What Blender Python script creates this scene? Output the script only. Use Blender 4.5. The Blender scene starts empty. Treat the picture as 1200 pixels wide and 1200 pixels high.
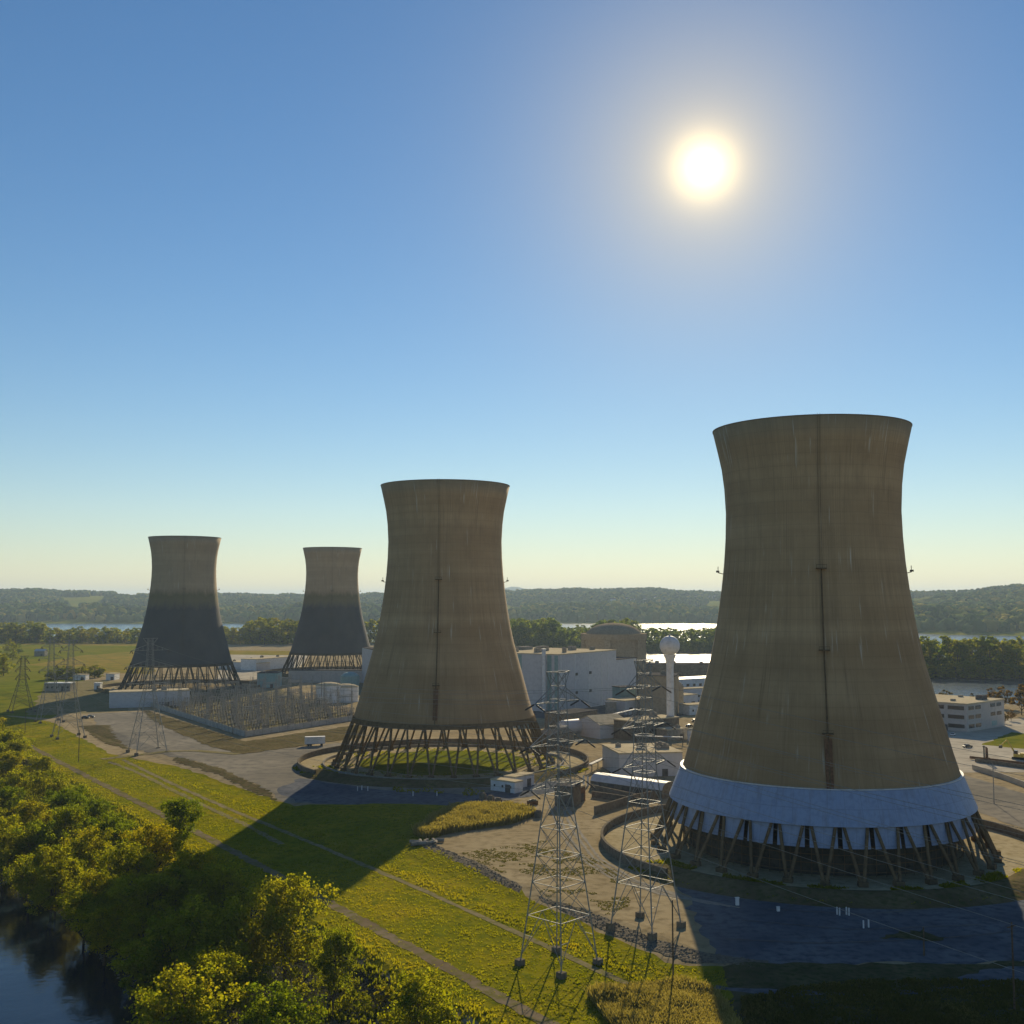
import bpy, bmesh, math, random
import numpy as np
from mathutils import Vector, Matrix

random.seed(7)
rng = np.random.default_rng(7)
R = math.radians
scene = bpy.context.scene
COL = scene.collection

# ------------------------------------------------------------------ basic numbers
FOC = 1300.0                       # focal length in pixels of a 1200 px picture
CAM_H = 66.0
PITCH = math.atan(103 / FOC)
CP, SP = math.cos(PITCH), math.sin(PITCH)
SUN_EL, SUN_AZ = R(21.5), R(10.1)  # azimuth measured from +Y towards +X
WATER_Z = -6.6

# the river bank runs along direction D; N points from the plant to the river
N = Vector((-0.829, -0.559)); D = Vector((0.559, -0.829)); O = Vector((0.0, 186.0))
S_K = [-1e5, -46, -38, 5, 13, 30, 46, 62]
Z_K = [0, 0, -1.0, -1.2, -4.0, -5.5, -7.0, -9.5]
def sco(x, y): return (x - O.x) * N.x + (y - O.y) * N.y
def tco(x, y): return (x - O.x) * D.x + (y - O.y) * D.y
def hs(x, y): return float(np.interp(sco(x, y), S_K, Z_K))
def st(s, t): return (O.x + N.x * s + D.x * t, O.y + N.y * s + D.y * t)

def G(px, py, z=None):
    """where the line of sight through a point of the photograph meets the ground"""
    x, y = px - 600, 600 - py
    fy, up = FOC * CP - y * SP, y * CP + FOC * SP
    zz = 0.0 if z is None else z
    for i in range(30):
        k = (zz - CAM_H) / up
        X, Y = x * k, fy * k
        if z is not None: break
        zz = 0.5 * zz + 0.5 * hs(X, Y)
    return Vector((X, Y, zz))
def ZT(p, py):
    """height of a point standing above ground point p and seen at picture row py"""
    y = 600 - py
    return CAM_H + p.y * (y * CP + FOC * SP) / (FOC * CP - y * SP)

# ------------------------------------------------------------------ mesh builder
class MB:
    def __init__(s): s.v = []; s.f = []; s.m = []
    def add(s, vs, fs, mi=0):
        o = len(s.v); s.v += [tuple(v) for v in vs]
        for f in fs: s.f.append([i + o for i in f]); s.m.append(mi)
        return s
    def box(s, c, d, rz=0.0, mi=0):
        hx, hy, hz = d[0] / 2, d[1] / 2, d[2] / 2; ca, sa = math.cos(rz), math.sin(rz)
        vs = [(c[0] + x * ca - y * sa, c[1] + x * sa + y * ca, c[2] + z) for z in (-hz, hz) for x, y in ((-hx, -hy), (hx, -hy), (hx, hy), (-hx, hy))]
        return s.add(vs, [(3, 2, 1, 0), (4, 5, 6, 7), (0, 1, 5, 4), (1, 2, 6, 5), (2, 3, 7, 6), (3, 0, 4, 7)], mi)
    def tube(s, a, b, r0, r1=None, n=6, caps=True, mi=0):
        a, b = Vector(a), Vector(b); r1 = r0 if r1 is None else r1
        d = (b - a)
        if d.length < 1e-6: return s
        d.normalize(); u = d.cross(Vector((0, 0, 1)))
        if u.length < 1e-3: u = Vector((1, 0, 0))
        u.normalize(); w = d.cross(u)
        vs = []
        for p, r in ((a, r0), (b, r1)):
            for i in range(n):
                t = 2 * math.pi * (i + .5) / n; vs.append(p + (u * math.cos(t) + w * math.sin(t)) * r)
        fs = [(i, (i + 1) % n, n + (i + 1) % n, n + i) for i in range(n)]
        if caps: fs += [tuple(range(n - 1, -1, -1)), tuple(range(n, 2 * n))]
        return s.add(vs, fs, mi)
    def lathe(s, prof, n=48, a0=0.0, a1=2 * math.pi, closed_prof=False, c=(0, 0), mi=0):
        full = abs(a1 - a0 - 2 * math.pi) < 1e-6
        cols = n if full else n + 1
        vs = []
        for i in range(cols):
            t = a0 + (a1 - a0) * i / n
            for r, z in prof: vs.append((c[0] + r * math.cos(t), c[1] + r * math.sin(t), z))
        k = len(prof); fs = []
        for i in range(n):
            j = (i + 1) % cols
            for q in range(k if closed_prof else k - 1):
                q2 = (q + 1) % k
                fs.append((i * k + q, j * k + q, j * k + q2, i * k + q2))
        return s.add(vs, fs, mi)
    def prism(s, poly, z0, z1, mi=0):
        n = len(poly)
        a = sum(poly[i][0] * poly[(i + 1) % n][1] - poly[(i + 1) % n][0] * poly[i][1] for i in range(n))
        if a < 0: poly = poly[::-1]
        zf = z1 if callable(z1) else (lambda x, y: z1)
        vs = [(x, y, z0) for x, y in poly] + [(x, y, zf(x, y)) for x, y in poly]
        return s.add(vs, [tuple(range(n - 1, -1, -1)), tuple(range(n, 2 * n))] + [(i, (i + 1) % n, n + (i + 1) % n, n + i) for i in range(n)], mi)
    def build(s, name, mat, parent=None, loc=None, rz=0.0, smooth=False):
        me = bpy.data.meshes.new(name); me.from_pydata(s.v, [], s.f)
        for m in (mat if isinstance(mat, (list, tuple)) else [mat]): me.materials.append(m)
        if any(s.m): me.polygons.foreach_set('material_index', s.m)
        if smooth: me.polygons.foreach_set('use_smooth', [True] * len(me.polygons))
        me.update()
        o = bpy.data.objects.new(name, me); COL.objects.link(o)
        if parent: o.parent = parent
        if loc is not None: o.location = loc
        o.rotation_euler.z = rz
        return o

def tag(o, label=None, cat=None, group=None, kind=None):
    if label: o['label'] = label
    if cat: o['category'] = cat
    if group: o['group'] = group
    if kind: o['kind'] = kind
    return o
def thing(name, label, cat, loc=(0, 0, 0), rz=0.0, group=None):
    o = bpy.data.objects.new(name, None); COL.objects.link(o); o.empty_display_size = .5
    o.location = loc; o.rotation_euler.z = rz
    return tag(o, label, cat, group)
def kids(o): return KID.get(o.name, list(o.children))
KID = {}
def dup(o, loc=None, rz=None, parent=None, label=None, group=None):
    c = o.copy(); COL.objects.link(c)
    if parent is not None: c.parent = parent
    if loc is not None: c.location = loc
    if rz is not None: c.rotation_euler.z = rz
    if label: c['label'] = label
    if group: c['group'] = group
    for ch in list(o.children): dup(ch, parent=c)
    return c

# ------------------------------------------------------------------ materials
def newmat(name):
    m = bpy.data.materials.new(name); m.use_nodes = True
    nt = m.node_tree; nt.nodes.clear()
    out = nt.nodes.new('ShaderNodeOutputMaterial'); b = nt.nodes.new('ShaderNodeBsdfPrincipled')
    nt.links.new(b.outputs[0], out.inputs[0])
    return m, nt, b, out
def nd(nt, t, **kw):
    n = nt.nodes.new(t)
    for k, v in kw.items():
        if hasattr(n, k): setattr(n, k, v)
        else: n.inputs[k].default_value = v
    return n
def ramp(nt, fac, stops):
    r = nt.nodes.new('ShaderNodeValToRGB'); e = r.color_ramp.elements
    while len(e) < len(stops): e.new(.5)
    for i, (p, c) in enumerate(stops): e[i].position = p; e[i].color = (*c, 1) if len(c) == 3 else c
    nt.links.new(fac, r.inputs[0]); return r
def mixc(nt, f, a, b, mode='MIX'):
    m = nt.nodes.new('ShaderNodeMix'); m.data_type = 'RGBA'; m.blend_type = mode
    for s_, v in ((0, f), (6, a), (7, b)):
        if hasattr(v, 'links') or isinstance(v, bpy.types.NodeSocket): nt.links.new(v, m.inputs[s_])
        else: m.inputs[s_].default_value = v if s_ == 0 else (*v, 1)
    return m.outputs[2]
def math_(nt, op, a, b=None, c=None):
    m = nt.nodes.new('ShaderNodeMath'); m.operation = op
    for i, v in enumerate((a, b, c)):
        if v is None: continue
        if isinstance(v, bpy.types.NodeSocket): nt.links.new(v, m.inputs[i])
        else: m.inputs[i].default_value = v
    return m.outputs[0]
def noise(nt, vec, scale, detail=4, rough=.55, dist=0.0):
    n = nd(nt, 'ShaderNodeTexNoise'); n.inputs['Scale'].default_value = scale; n.inputs['Detail'].default_value = detail
    n.inputs['Roughness'].default_value = rough; n.inputs['Distortion'].default_value = dist
    nt.links.new(vec, n.inputs['Vector']); return n.outputs[0]
def coord(nt, kind='Object'):
    return nt.nodes.new('ShaderNodeTexCoord').outputs[kind]
def mapv(nt, v, sc):
    m = nt.nodes.new('ShaderNodeMapping'); m.inputs['Scale'].default_value = sc; nt.links.new(v, m.inputs[0]); return m.outputs[0]
def pos(nt): return nt.nodes.new('ShaderNodeNewGeometry').outputs['Position']
def bump(nt, b, h, strength, dist):
    n = nd(nt, 'ShaderNodeBump'); n.inputs['Strength'].default_value = strength; n.inputs['Distance'].default_value = dist
    nt.links.new(h, n.inputs['Height']); nt.links.new(n.outputs[0], b.inputs['Normal'])

def mat_noise(name, cols, scales=(.3, 3), rough=.9, bmp=(.3, .05), spec=.0, metal=0.0, world=True):
    """two noises, coarse and fine, mix three base colours"""
    m, nt, b, _ = newmat(name)
    v = pos(nt) if world else coord(nt)
    n1 = noise(nt, v, scales[0], 5); n2 = noise(nt, v, scales[1], 4)
    r1 = ramp(nt, n1, [(.36, cols[0]), (.62, cols[1])] + ([(.74, cols[3])] if len(cols) > 3 else []))
    f = ramp(nt, n2, [(.45, (0, 0, 0)), (.7, (1, 1, 1))])
    c = mixc(nt, f.outputs[0], r1.outputs[0], cols[2])
    nt.links.new(c, b.inputs['Base Color']); b.inputs['Roughness'].default_value = rough
    b.inputs['Specular IOR Level'].default_value = spec; b.inputs['Metallic'].default_value = metal
    if bmp: bump(nt, b, n2, *bmp)
    return m

M = {}
M['yard'] = mat_noise('yard gravel', ((.30, .235, .135), (.36, .29, .18), (.21, .165, .095)), (.035, .35), .95, (.5, .25))
M['asphalt'] = mat_noise('worn asphalt', ((.20, .18, .145), (.27, .24, .19), (.15, .14, .12)), (.03, .22), .9, (.3, .05))
M['track'] = mat_noise('gravel track', ((.20, .17, .09), (.26, .21, .125), (.15, .145, .04)), (.12, .8), .95, (.5, .1))
M['levee'] = mat_noise('worn levee gravel', ((.17, .13, .08), (.22, .175, .115), (.13, .125, .03)), (.15, .5), 1.0, (.6, .2))
M['pale_lot'] = mat_noise('pale concrete lot', ((.42, .37, .29), (.5, .45, .36), (.34, .3, .24)), (.02, .15), .9, (.2, .05))
M['rock'] = mat_noise('riprap stone', ((.15, .13, .10), (.22, .19, .145), (.09, .08, .06)), (.2, 1.3), .95, (1.0, .5))
M['soil'] = mat_noise('dark bank soil', ((.035, .036, .018), (.055, .05, .028), (.03, .04, .012)), (.08, .6), 1.0, (1.0, .4))
M['field'] = mat_noise('dry field', ((.24, .19, .04), (.30, .21, .05), (.15, .16, .025)), (.012, .06), 1.0, (.6, .3))
M['green_field'] = mat_noise('green field', ((.15, .17, .015), (.20, .18, .02), (.09, .12, .012)), (.012, .08), 1.0, (.6, .3))
M['basin'] = mat_noise('basin floor', ((.36, .29, .17), (.42, .35, .22), (.27, .22, .12)), (.06, .5), .95, (.3, .08))
M['bank'] = mat_noise('earth bank', ((.11, .085, .045), (.16, .125, .065), (.07, .075, .025)), (.1, .6), 1.0, (1.0, .4))
M['apron'] = mat_noise('shade tinted tarmac', ((.10, .108, .125), (.155, .158, .168), (.075, .08, .09)), (.06, .45), .95, (.4, .08))  # shaded copy of the asphalt, blue shade put into its colour
M['dark_lot'] = mat_noise('dark lot', ((.13, .12, .115), (.18, .165, .15), (.10, .095, .09)), (.03, .2), .95, (.3, .05))
M['shade_tinted_soil'] = mat_noise('scrub soil tinted for shade', ((.075, .068, .035), (.11, .10, .05), (.05, .058, .02)), (.15, .7), 1.0, (1.0, .4))  # grass and scrub ground darkened, tower shade put into the colour
M['concrete'] = mat_noise('grey concrete', ((.28, .25, .2), (.34, .31, .26), (.2, .18, .15)), (.1, .8), .9, (.2, .05))
M['dark_conc'] = mat_noise('weathered concrete', ((.17, .145, .11), (.22, .19, .145), (.12, .1, .075)), (.15, .9), .92, (.2, .05))
M['white'] = mat_noise('off white paint', ((.62, .62, .62), (.7, .7, .69), (.52, .52, .5)), (.05, .6), .6, (.05, .02), .4)
M['skirt'] = mat_noise('white cladding tinted for shade', ((.26, .34, .50), (.28, .35, .49), (.22, .285, .42)), (.12, .9), .55, (.1, .03), .4, world=False)  # white cladding; the blue cast of its shade is put into the colour
def seams(m, n_, zs):
    nt = m.node_tree; b = next(q for q in nt.nodes if q.type == 'BSDF_PRINCIPLED'); src = b.inputs['Base Color'].links[0].from_socket
    sp = nd(nt, 'ShaderNodeSeparateXYZ'); nt.links.new(coord(nt), sp.inputs[0]); an = math_(nt, 'ARCTAN2', sp.outputs[1], sp.outputs[0])
    f = ramp(nt, math_(nt, 'FRACT', math_(nt, 'MULTIPLY', an, n_ / 6.28318)), [(0, (1, 1, 1)), (.03, (0, 0, 0)), (.97, (0, 0, 0)), (1, (1, 1, 1))]).outputs[0]
    g = ramp(nt, math_(nt, 'FRACT', math_(nt, 'MULTIPLY', sp.outputs[2], 1 / zs)), [(0, (1, 1, 1)), (.04, (0, 0, 0)), (.96, (0, 0, 0)), (1, (1, 1, 1))]).outputs[0]
    cb = nd(nt, 'ShaderNodeCombineXYZ'); nt.links.new(math_(nt, 'MULTIPLY', an, 30), cb.inputs[0]); nt.links.new(math_(nt, 'MULTIPLY', sp.outputs[2], .12), cb.inputs[1])
    st_ = ramp(nt, noise(nt, cb.outputs[0], 1.0, 4, .6), [(.5, (0, 0, 0)), (.75, (1, 1, 1))]).outputs[0]
    c = mixc(nt, math_(nt, 'MULTIPLY', math_(nt, 'MAXIMUM', f, g), .35), src, (.12, .14, .18)); c = mixc(nt, math_(nt, 'MULTIPLY', st_, .45), c, (.17, .165, .16))
    nt.links.new(c, b.inputs['Base Color'])
seams(M['skirt'], 60, 4.1)
M['teal'] = mat_noise('teal cladding', ((.22, .34, .33), (.26, .38, .37), (.19, .3, .29)), (.05, .6), .6, (.05, .02), .4)
M['lilac'] = mat_noise('pale grey cladding', ((.50, .49, .50), (.55, .54, .54), (.45, .44, .45)), (.03, .5), .6, (.05, .02), .4)
M['brown'] = mat_noise('brown masonry', ((.36, .285, .19), (.42, .335, .23), (.29, .23, .155)), (.1, .8), .9, (.2, .05))
M['roof'] = mat_noise('tan roof membrane', ((.5, .42, .28), (.56, .48, .33), (.42, .35, .23)), (.06, .5), .8, (.1, .03))
M['roof_dark'] = mat_noise('dark roof', ((.10, .095, .09), (.14, .13, .12), (.075, .07, .065)), (.06, .5), .85, (.1, .03))
M['steel'] = mat_noise('galvanised steel', ((.25, .25, .23), (.30, .295, .27), (.20, .20, .185)), (.3, 2), .6, None, .25, .0)
M['steel_dark'] = mat_noise('weathered steel', ((.11, .10, .08), (.15, .13, .10), (.08, .07, .055)), (.3, 2), .7, None, .2, .0)
M['insul'] = mat_noise('dark insulator', ((.05, .045, .04), (.07, .06, .055), (.035, .03, .03)), (.5, 3), .35, None, .5)
M['porcelain'] = mat_noise('pale porcelain', ((.30, .26, .20), (.36, .32, .25), (.22, .19, .15)), (.5, 3), .4, None, .5)
M['wood'] = mat_noise('pole timber', ((.11, .08, .05), (.15, .11, .07), (.08, .06, .04)), (.4, 3), .9, None)
M['glass'] = mat_noise('dark window glass', ((.05, .045, .045), (.075, .065, .06), (.04, .036, .036)), (.2, .8), .15, None, .5)
M['beige'] = mat_noise('beige panel', ((.45, .41, .38), (.5, .46, .42), (.4, .37, .34)), (.08, .6), .75, (.05, .02), .3)
M['rubber'] = mat_noise('black rubber', ((.02, .02, .02), (.03, .03, .03), (.015, .015, .015)), (1, 4), .8, None)
M['car_dark'] = mat_noise('dark car paint', ((.025, .027, .03), (.035, .037, .04), (.02, .02, .024)), (1, 4), .25, None, .6)
M['yellow'] = mat_noise('yellow machine paint', ((.6, .42, .05), (.66, .48, .07), (.45, .3, .04)), (.3, 2), .5, None, .4)
M['fence'] = mat_noise('pale fence sheeting', ((.40, .385, .35), (.46, .44, .40), (.33, .31, .28)), (.1, .8), .8, None)
M['rust'] = mat_noise('rusty brown steel', ((.17, .09, .05), (.23, .13, .07), (.1, .055, .035)), (.2, 1.5), .85, (.2, .03))
M['bark'] = mat_noise('bark', ((.085, .068, .048), (.12, .095, .065), (.05, .042, .03)), (.6, 4), .95, (.6, .05), world=False)

def mat_shell(name, dirty):
    m, nt, b, _ = newmat(name)
    v = coord(nt); sep = nd(nt, 'ShaderNodeSeparateXYZ'); nt.links.new(v, sep.inputs[0])
    ang = math_(nt, 'ARCTAN2', sep.outputs[1], sep.outputs[0]); z = sep.outputs[2]
    def vec(ka, kz):
        cb = nd(nt, 'ShaderNodeCombineXYZ')
        nt.links.new(math_(nt, 'MULTIPLY', ang, ka), cb.inputs[0]); nt.links.new(math_(nt, 'MULTIPLY', z, kz), cb.inputs[1]); return cb.outputs[0]
    c_lo, c_hi = ((.385, .265, .136), (.49, .352, .194))
    base = ramp(nt, noise(nt, v, .035, 5), [(.3, c_lo), (.7, c_hi)]).outputs[0]
    # horizontal lifts of the pour
    lift = noise(nt, vec(.25, .16), 1.0, 3)
    base = mixc(nt, .4, base, ramp(nt, lift, [(.35, (.32, .20, .098)), (.65, (.52, .36, .195))]).outputs[0])
    w = math_(nt, 'FRACT', math_(nt, 'MULTIPLY', z, 1 / 3.05))
    line = ramp(nt, w, [(0.0, (1, 1, 1)), (.05, (0, 0, 0)), (.95, (0, 0, 0)), (1.0, (1, 1, 1))]).outputs[0]
    base = mixc(nt, math_(nt, 'MULTIPLY', line, .22), base, (.16, .12, .075))
    # vertical form marks
    wv = math_(nt, 'FRACT', math_(nt, 'MULTIPLY', ang, 60 / 6.2832))
    lv = ramp(nt, wv, [(0.0, (1, 1, 1)), (.04, (0, 0, 0)), (.96, (0, 0, 0)), (1.0, (1, 1, 1))]).outputs[0]
    base = mixc(nt, math_(nt, 'MULTIPLY', lv, .10), base, (.2, .15, .1))
    # dark drips and pale lime runs
    dk = ramp(nt, noise(nt, vec(34, .035), 1.0, 3, .6), [(.56, (0, 0, 0)), (.74, (1, 1, 1))]).outputs[0]
    dm = ramp(nt, noise(nt, vec(3, .03), 1.0, 3), [(.42, (0, 0, 0)), (.66, (1, 1, 1))]).outputs[0]
    base = mixc(nt, math_(nt, 'MULTIPLY', math_(nt, 'MULTIPLY', dk, dm), .75), base, (.12, .085, .05))
    lt = ramp(nt, noise(nt, vec(30, .06), 1.0, 3, .6), [(.60, (0, 0, 0)), (.70, (1, 1, 1))]).outputs[0]
    lm = ramp(nt, noise(nt, vec(2.2, .045), 1.3, 2), [(.46, (0, 0, 0)), (.58, (1, 1, 1))]).outputs[0]
    base = mixc(nt, math_(nt, 'MULTIPLY', math_(nt, 'MULTIPLY', lt, lm), .8), base, (.62, .56, .44))
    fs_ = noise(nt, vec(85, .022), 1.0, 3, .65); fm = ramp(nt, noise(nt, vec(2.4, .028), 1.7, 3), [(.35, (.15, .15, .15)), (.65, (1, 1, 1))]).outputs[0]
    base = mixc(nt, math_(nt, 'MULTIPLY', fm, .34), base, mixc(nt, 1.0, base, ramp(nt, fs_, [(.3, (.45, .42, .4)), (.5, (1, 1, 1)), (.72, (1.6, 1.6, 1.65))]).outputs[0], 'MULTIPLY'))
    blot = ramp(nt, noise(nt, vec(5, .07), 1.0, 5, .7), [(.48, (0, 0, 0)), (.72, (1, 1, 1))]).outputs[0]
    base = mixc(nt, math_(nt, 'MULTIPLY', blot, .3), base, (.16, .115, .07))
    # patchy damp staining, stronger low on the shell
    lowz = ramp(nt, math_(nt, 'ADD', math_(nt, 'MULTIPLY', z, 1 / 113), math_(nt, 'MULTIPLY', math_(nt, 'SUBTRACT', noise(nt, vec(2.5, .05), 1.0, 4), .5), .5)), [(.12, (1, 1, 1)), (.5, (0, 0, 0))]).outputs[0]
    base = mixc(nt, math_(nt, 'MULTIPLY', lowz, .5), base, (.19, .12, .055))
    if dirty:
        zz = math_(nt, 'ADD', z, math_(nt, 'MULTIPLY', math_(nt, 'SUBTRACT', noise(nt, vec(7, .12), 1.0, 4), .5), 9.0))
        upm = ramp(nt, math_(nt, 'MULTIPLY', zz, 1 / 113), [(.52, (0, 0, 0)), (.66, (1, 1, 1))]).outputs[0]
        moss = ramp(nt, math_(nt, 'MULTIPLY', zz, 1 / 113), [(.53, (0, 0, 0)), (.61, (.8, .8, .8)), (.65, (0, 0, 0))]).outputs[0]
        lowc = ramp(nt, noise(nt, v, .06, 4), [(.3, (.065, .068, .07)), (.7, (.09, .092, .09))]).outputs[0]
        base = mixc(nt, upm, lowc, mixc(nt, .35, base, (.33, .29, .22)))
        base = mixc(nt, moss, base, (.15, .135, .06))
    nt.links.new(base, b.inputs['Base Color']); b.inputs['Roughness'].default_value = .92; b.inputs['Specular IOR Level'].default_value = .15
    bump(nt, b, noise(nt, v, .9, 4), .15, .1)
    return m
M['shell'] = mat_shell('tower shell concrete', False)
M['shell_dirty'] = mat_shell('tower shell concrete darkened', True)
M['column'] = mat_noise('tower column concrete', ((.145, .103, .058), (.19, .135, .075), (.10, .072, .042)), (.1, .8), .92, (.2, .05))
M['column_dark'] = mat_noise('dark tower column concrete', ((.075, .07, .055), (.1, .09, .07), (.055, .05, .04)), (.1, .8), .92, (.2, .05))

def mat_leaf(name, cols, trans=.45, objvar=True):
    m, nt, b, out = newmat(name)
    nt.nodes.remove(b)
    at = nd(nt, 'ShaderNodeAttribute'); at.attribute_name = 'tint'
    r = ramp(nt, at.outputs['Fac'], [(0, cols[0]), (.5, cols[1]), (1, cols[2])])
    c = r.outputs[0]
    if objvar:
        oi = nd(nt, 'ShaderNodeObjectInfo')
        r2 = ramp(nt, oi.outputs['Random'], [(0, (.55, .75, .5)), (.45, (1, 1, 1)), (.8, (1.0, 1.05, .75)), (1, (1.15, 1.02, .6))])
        c = mixc(nt, 1.0, c, r2.outputs[0], 'MULTIPLY')
    d = nd(nt, 'ShaderNodeBsdfDiffuse'); t = nd(nt, 'ShaderNodeBsdfTranslucent'); mx = nd(nt, 'ShaderNodeMixShader'); mx.inputs[0].default_value = trans
    nt.links.new(c, d.inputs[0]); nt.links.new(mixc(nt, 1.0, c, (1.52, 1.36, .5), 'MULTIPLY'), t.inputs[0])
    nt.links.new(d.outputs[0], mx.inputs[1]); nt.links.new(t.outputs[0], mx.inputs[2]); nt.links.new(mx.outputs[0], out.inputs[0])
    return m
M['leaf'] = mat_leaf('riverside leaves', ((.12, .17, .010), (.26, .27, .014), (.40, .35, .022)), .62)
M['leaf_far'] = mat_leaf('distant wood leaves', ((.10, .15, .014), (.24, .26, .02), (.40, .32, .035)), .58)
M['leaf_autumn'] = mat_leaf('autumn leaves', ((.10, .075, .02), (.16, .10, .02), (.2, .11, .025)))
M['forest'] = mat_leaf('hill forest', ((.03, .08, .035), (.12, .19, .05), (.36, .32, .08)), .5, False)
M['grassblade'] = mat_leaf('grass blades', ((.12, .15, .006), (.22, .215, .008), (.33, .26, .014)), .65, False)
M['scrubblade'] = mat_leaf('scrub blades', ((.055, .065, .016), (.10, .10, .026), (.18, .15, .055)), .4, False)  # darker copy of the grass blades, shade put into the colour
M['reed'] = mat_leaf('reed stems', ((.13, .13, .03), (.24, .21, .07), (.36, .31, .13)), .4, False)
M['forest_flat'] = mat_noise('distant woodland', ((.05, .065, .025), (.075, .08, .03), (.035, .05, .02)), (.003, .02), 1.0, None)
M['grass_ground'] = mat_noise('verge grass', ((.155, .16, .008), (.25, .205, .012), (.10, .115, .008), (.31, .21, .03)), (.05, .45), 1.0, (1.0, .35))

def mat_water(name, rough, scale, strength, col):
    m, nt, b, _ = newmat(name)
    b.inputs['Base Color'].default_value = (*col, 1); b.inputs['Roughness'].default_value = rough; b.inputs['IOR'].default_value = 1.33
    v = mapv(nt, pos(nt), (1, 1, 1))
    h = math_(nt, 'ADD', noise(nt, v, scale, 4, .6), math_(nt, 'MULTIPLY', noise(nt, v, scale * .12, 3), 2.0))
    bump(nt, b, h, strength, 1.0)
    return m
M['water_near'] = mat_water('calm river water', .04, .55, .05, (.01, .02, .03))
M['water_far'] = mat_water('rippled river water', .17, .25, .5, (.03, .06, .09))

# ------------------------------------------------------------------ camera, sun, sky
cam = bpy.data.cameras.new('camera'); camo = bpy.data.objects.new('camera', cam); COL.objects.link(camo)
camo.location = (0, 0, CAM_H); camo.rotation_euler = (math.pi / 2 + PITCH, 0, 0)
cam.sensor_width = 36; cam.lens = 36 * FOC / 1200; cam.clip_start = 1; cam.clip_end = 60000
scene.camera = camo

sdir = Vector((math.sin(SUN_AZ) * math.cos(SUN_EL), math.cos(SUN_AZ) * math.cos(SUN_EL), math.sin(SUN_EL)))
sl = bpy.data.lights.new('sun', 'SUN'); sl.energy = 5.0; sl.angle = R(.53); sl.color = (1, .84, .56)
so = bpy.data.objects.new('sun', sl); COL.objects.link(so); so.rotation_euler = sdir.to_track_quat('Z', 'Y').to_euler(); so.location = (0, 0, 400)

w = bpy.data.worlds.new('World'); scene.world = w; w.use_nodes = True
nt = w.node_tree; nt.nodes.clear()
wo = nt.nodes.new('ShaderNodeOutputWorld'); bg = nt.nodes.new('ShaderNodeBackground')
sky = nt.nodes.new('ShaderNodeTexSky'); sky.sky_type = 'NISHITA'; sky.sun_disc = False
sky.sun_elevation = SUN_EL; sky.sun_rotation = SUN_AZ; sky.altitude = 100; sky.air_density = 1.1; sky.dust_density = 0.02; sky.ozone_density = 3.0
bg.inputs[1].default_value = .07
hsv = nt.nodes.new('ShaderNodeHueSaturation'); hsv.inputs['Saturation'].default_value = 1.18; nt.links.new(sky.outputs[0], hsv.inputs['Color']); nt.links.new(mixc(nt, 1.0, hsv.outputs[0], (1.02, .985, 1.0), 'MULTIPLY'), bg.inputs[0])
# the bright air close round the sun, and the overexposed disc itself
tc = coord(nt, 'Generated'); dt = nd(nt, 'ShaderNodeVectorMath'); dt.operation = 'DOT_PRODUCT'
nrm = nd(nt, 'ShaderNodeVectorMath'); nrm.operation = 'NORMALIZE'; nt.links.new(tc, nrm.inputs[0]); nt.links.new(nrm.outputs[0], dt.inputs[0]); dt.inputs[1].default_value = sdir
adeg = math_(nt, 'MULTIPLY', math_(nt, 'ARCCOSINE', math_(nt, 'MINIMUM', dt.outputs['Value'], .9999999)), 57.2958)
warm = nt.nodes.new('ShaderNodeBackground'); warm.inputs[0].default_value = (.70, .60, .42, 1); warm.inputs[1].default_value = 1.0
mxs = nt.nodes.new('ShaderNodeMixShader')
fac = math_(nt, 'MULTIPLY', math_(nt, 'EXPONENT', math_(nt, 'MULTIPLY', math_(nt, 'POWER', math_(nt, 'MULTIPLY', adeg, 1 / 5.2), 1.15), -1.0)), .85)
nt.links.new(fac, mxs.inputs[0]); nt.links.new(bg.outputs[0], mxs.inputs[1]); nt.links.new(warm.outputs[0], mxs.inputs[2])
bc = nt.nodes.new('ShaderNodeBackground'); bc.inputs[0].default_value = (1, .74, .34, 1)
nt.links.new(math_(nt, 'MULTIPLY', math_(nt, 'EXPONENT', math_(nt, 'MULTIPLY', adeg, -1 / .62)), 4.2), bc.inputs[1])
ash = nt.nodes.new('ShaderNodeAddShader'); nt.links.new(mxs.outputs[0], ash.inputs[0]); nt.links.new(bc.outputs[0], ash.inputs[1]); tot = ash.outputs[0]
nt.links.new(tot, wo.inputs[0])

vs_ = scene.view_settings; vs_.view_transform = 'Standard'; vs_.look = 'None'; vs_.gamma = 1; vs_.use_curve_mapping = False; vs_.exposure = .38
cy = scene.cycles
cy.use_denoising = True; cy.max_bounces = 6; cy.diffuse_bounces = 3; cy.glossy_bounces = 3; cy.transmission_bounces = 4; cy.volume_bounces = 0; cy.sample_clamp_indirect = 4
scene.render.film_transparent = False

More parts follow.
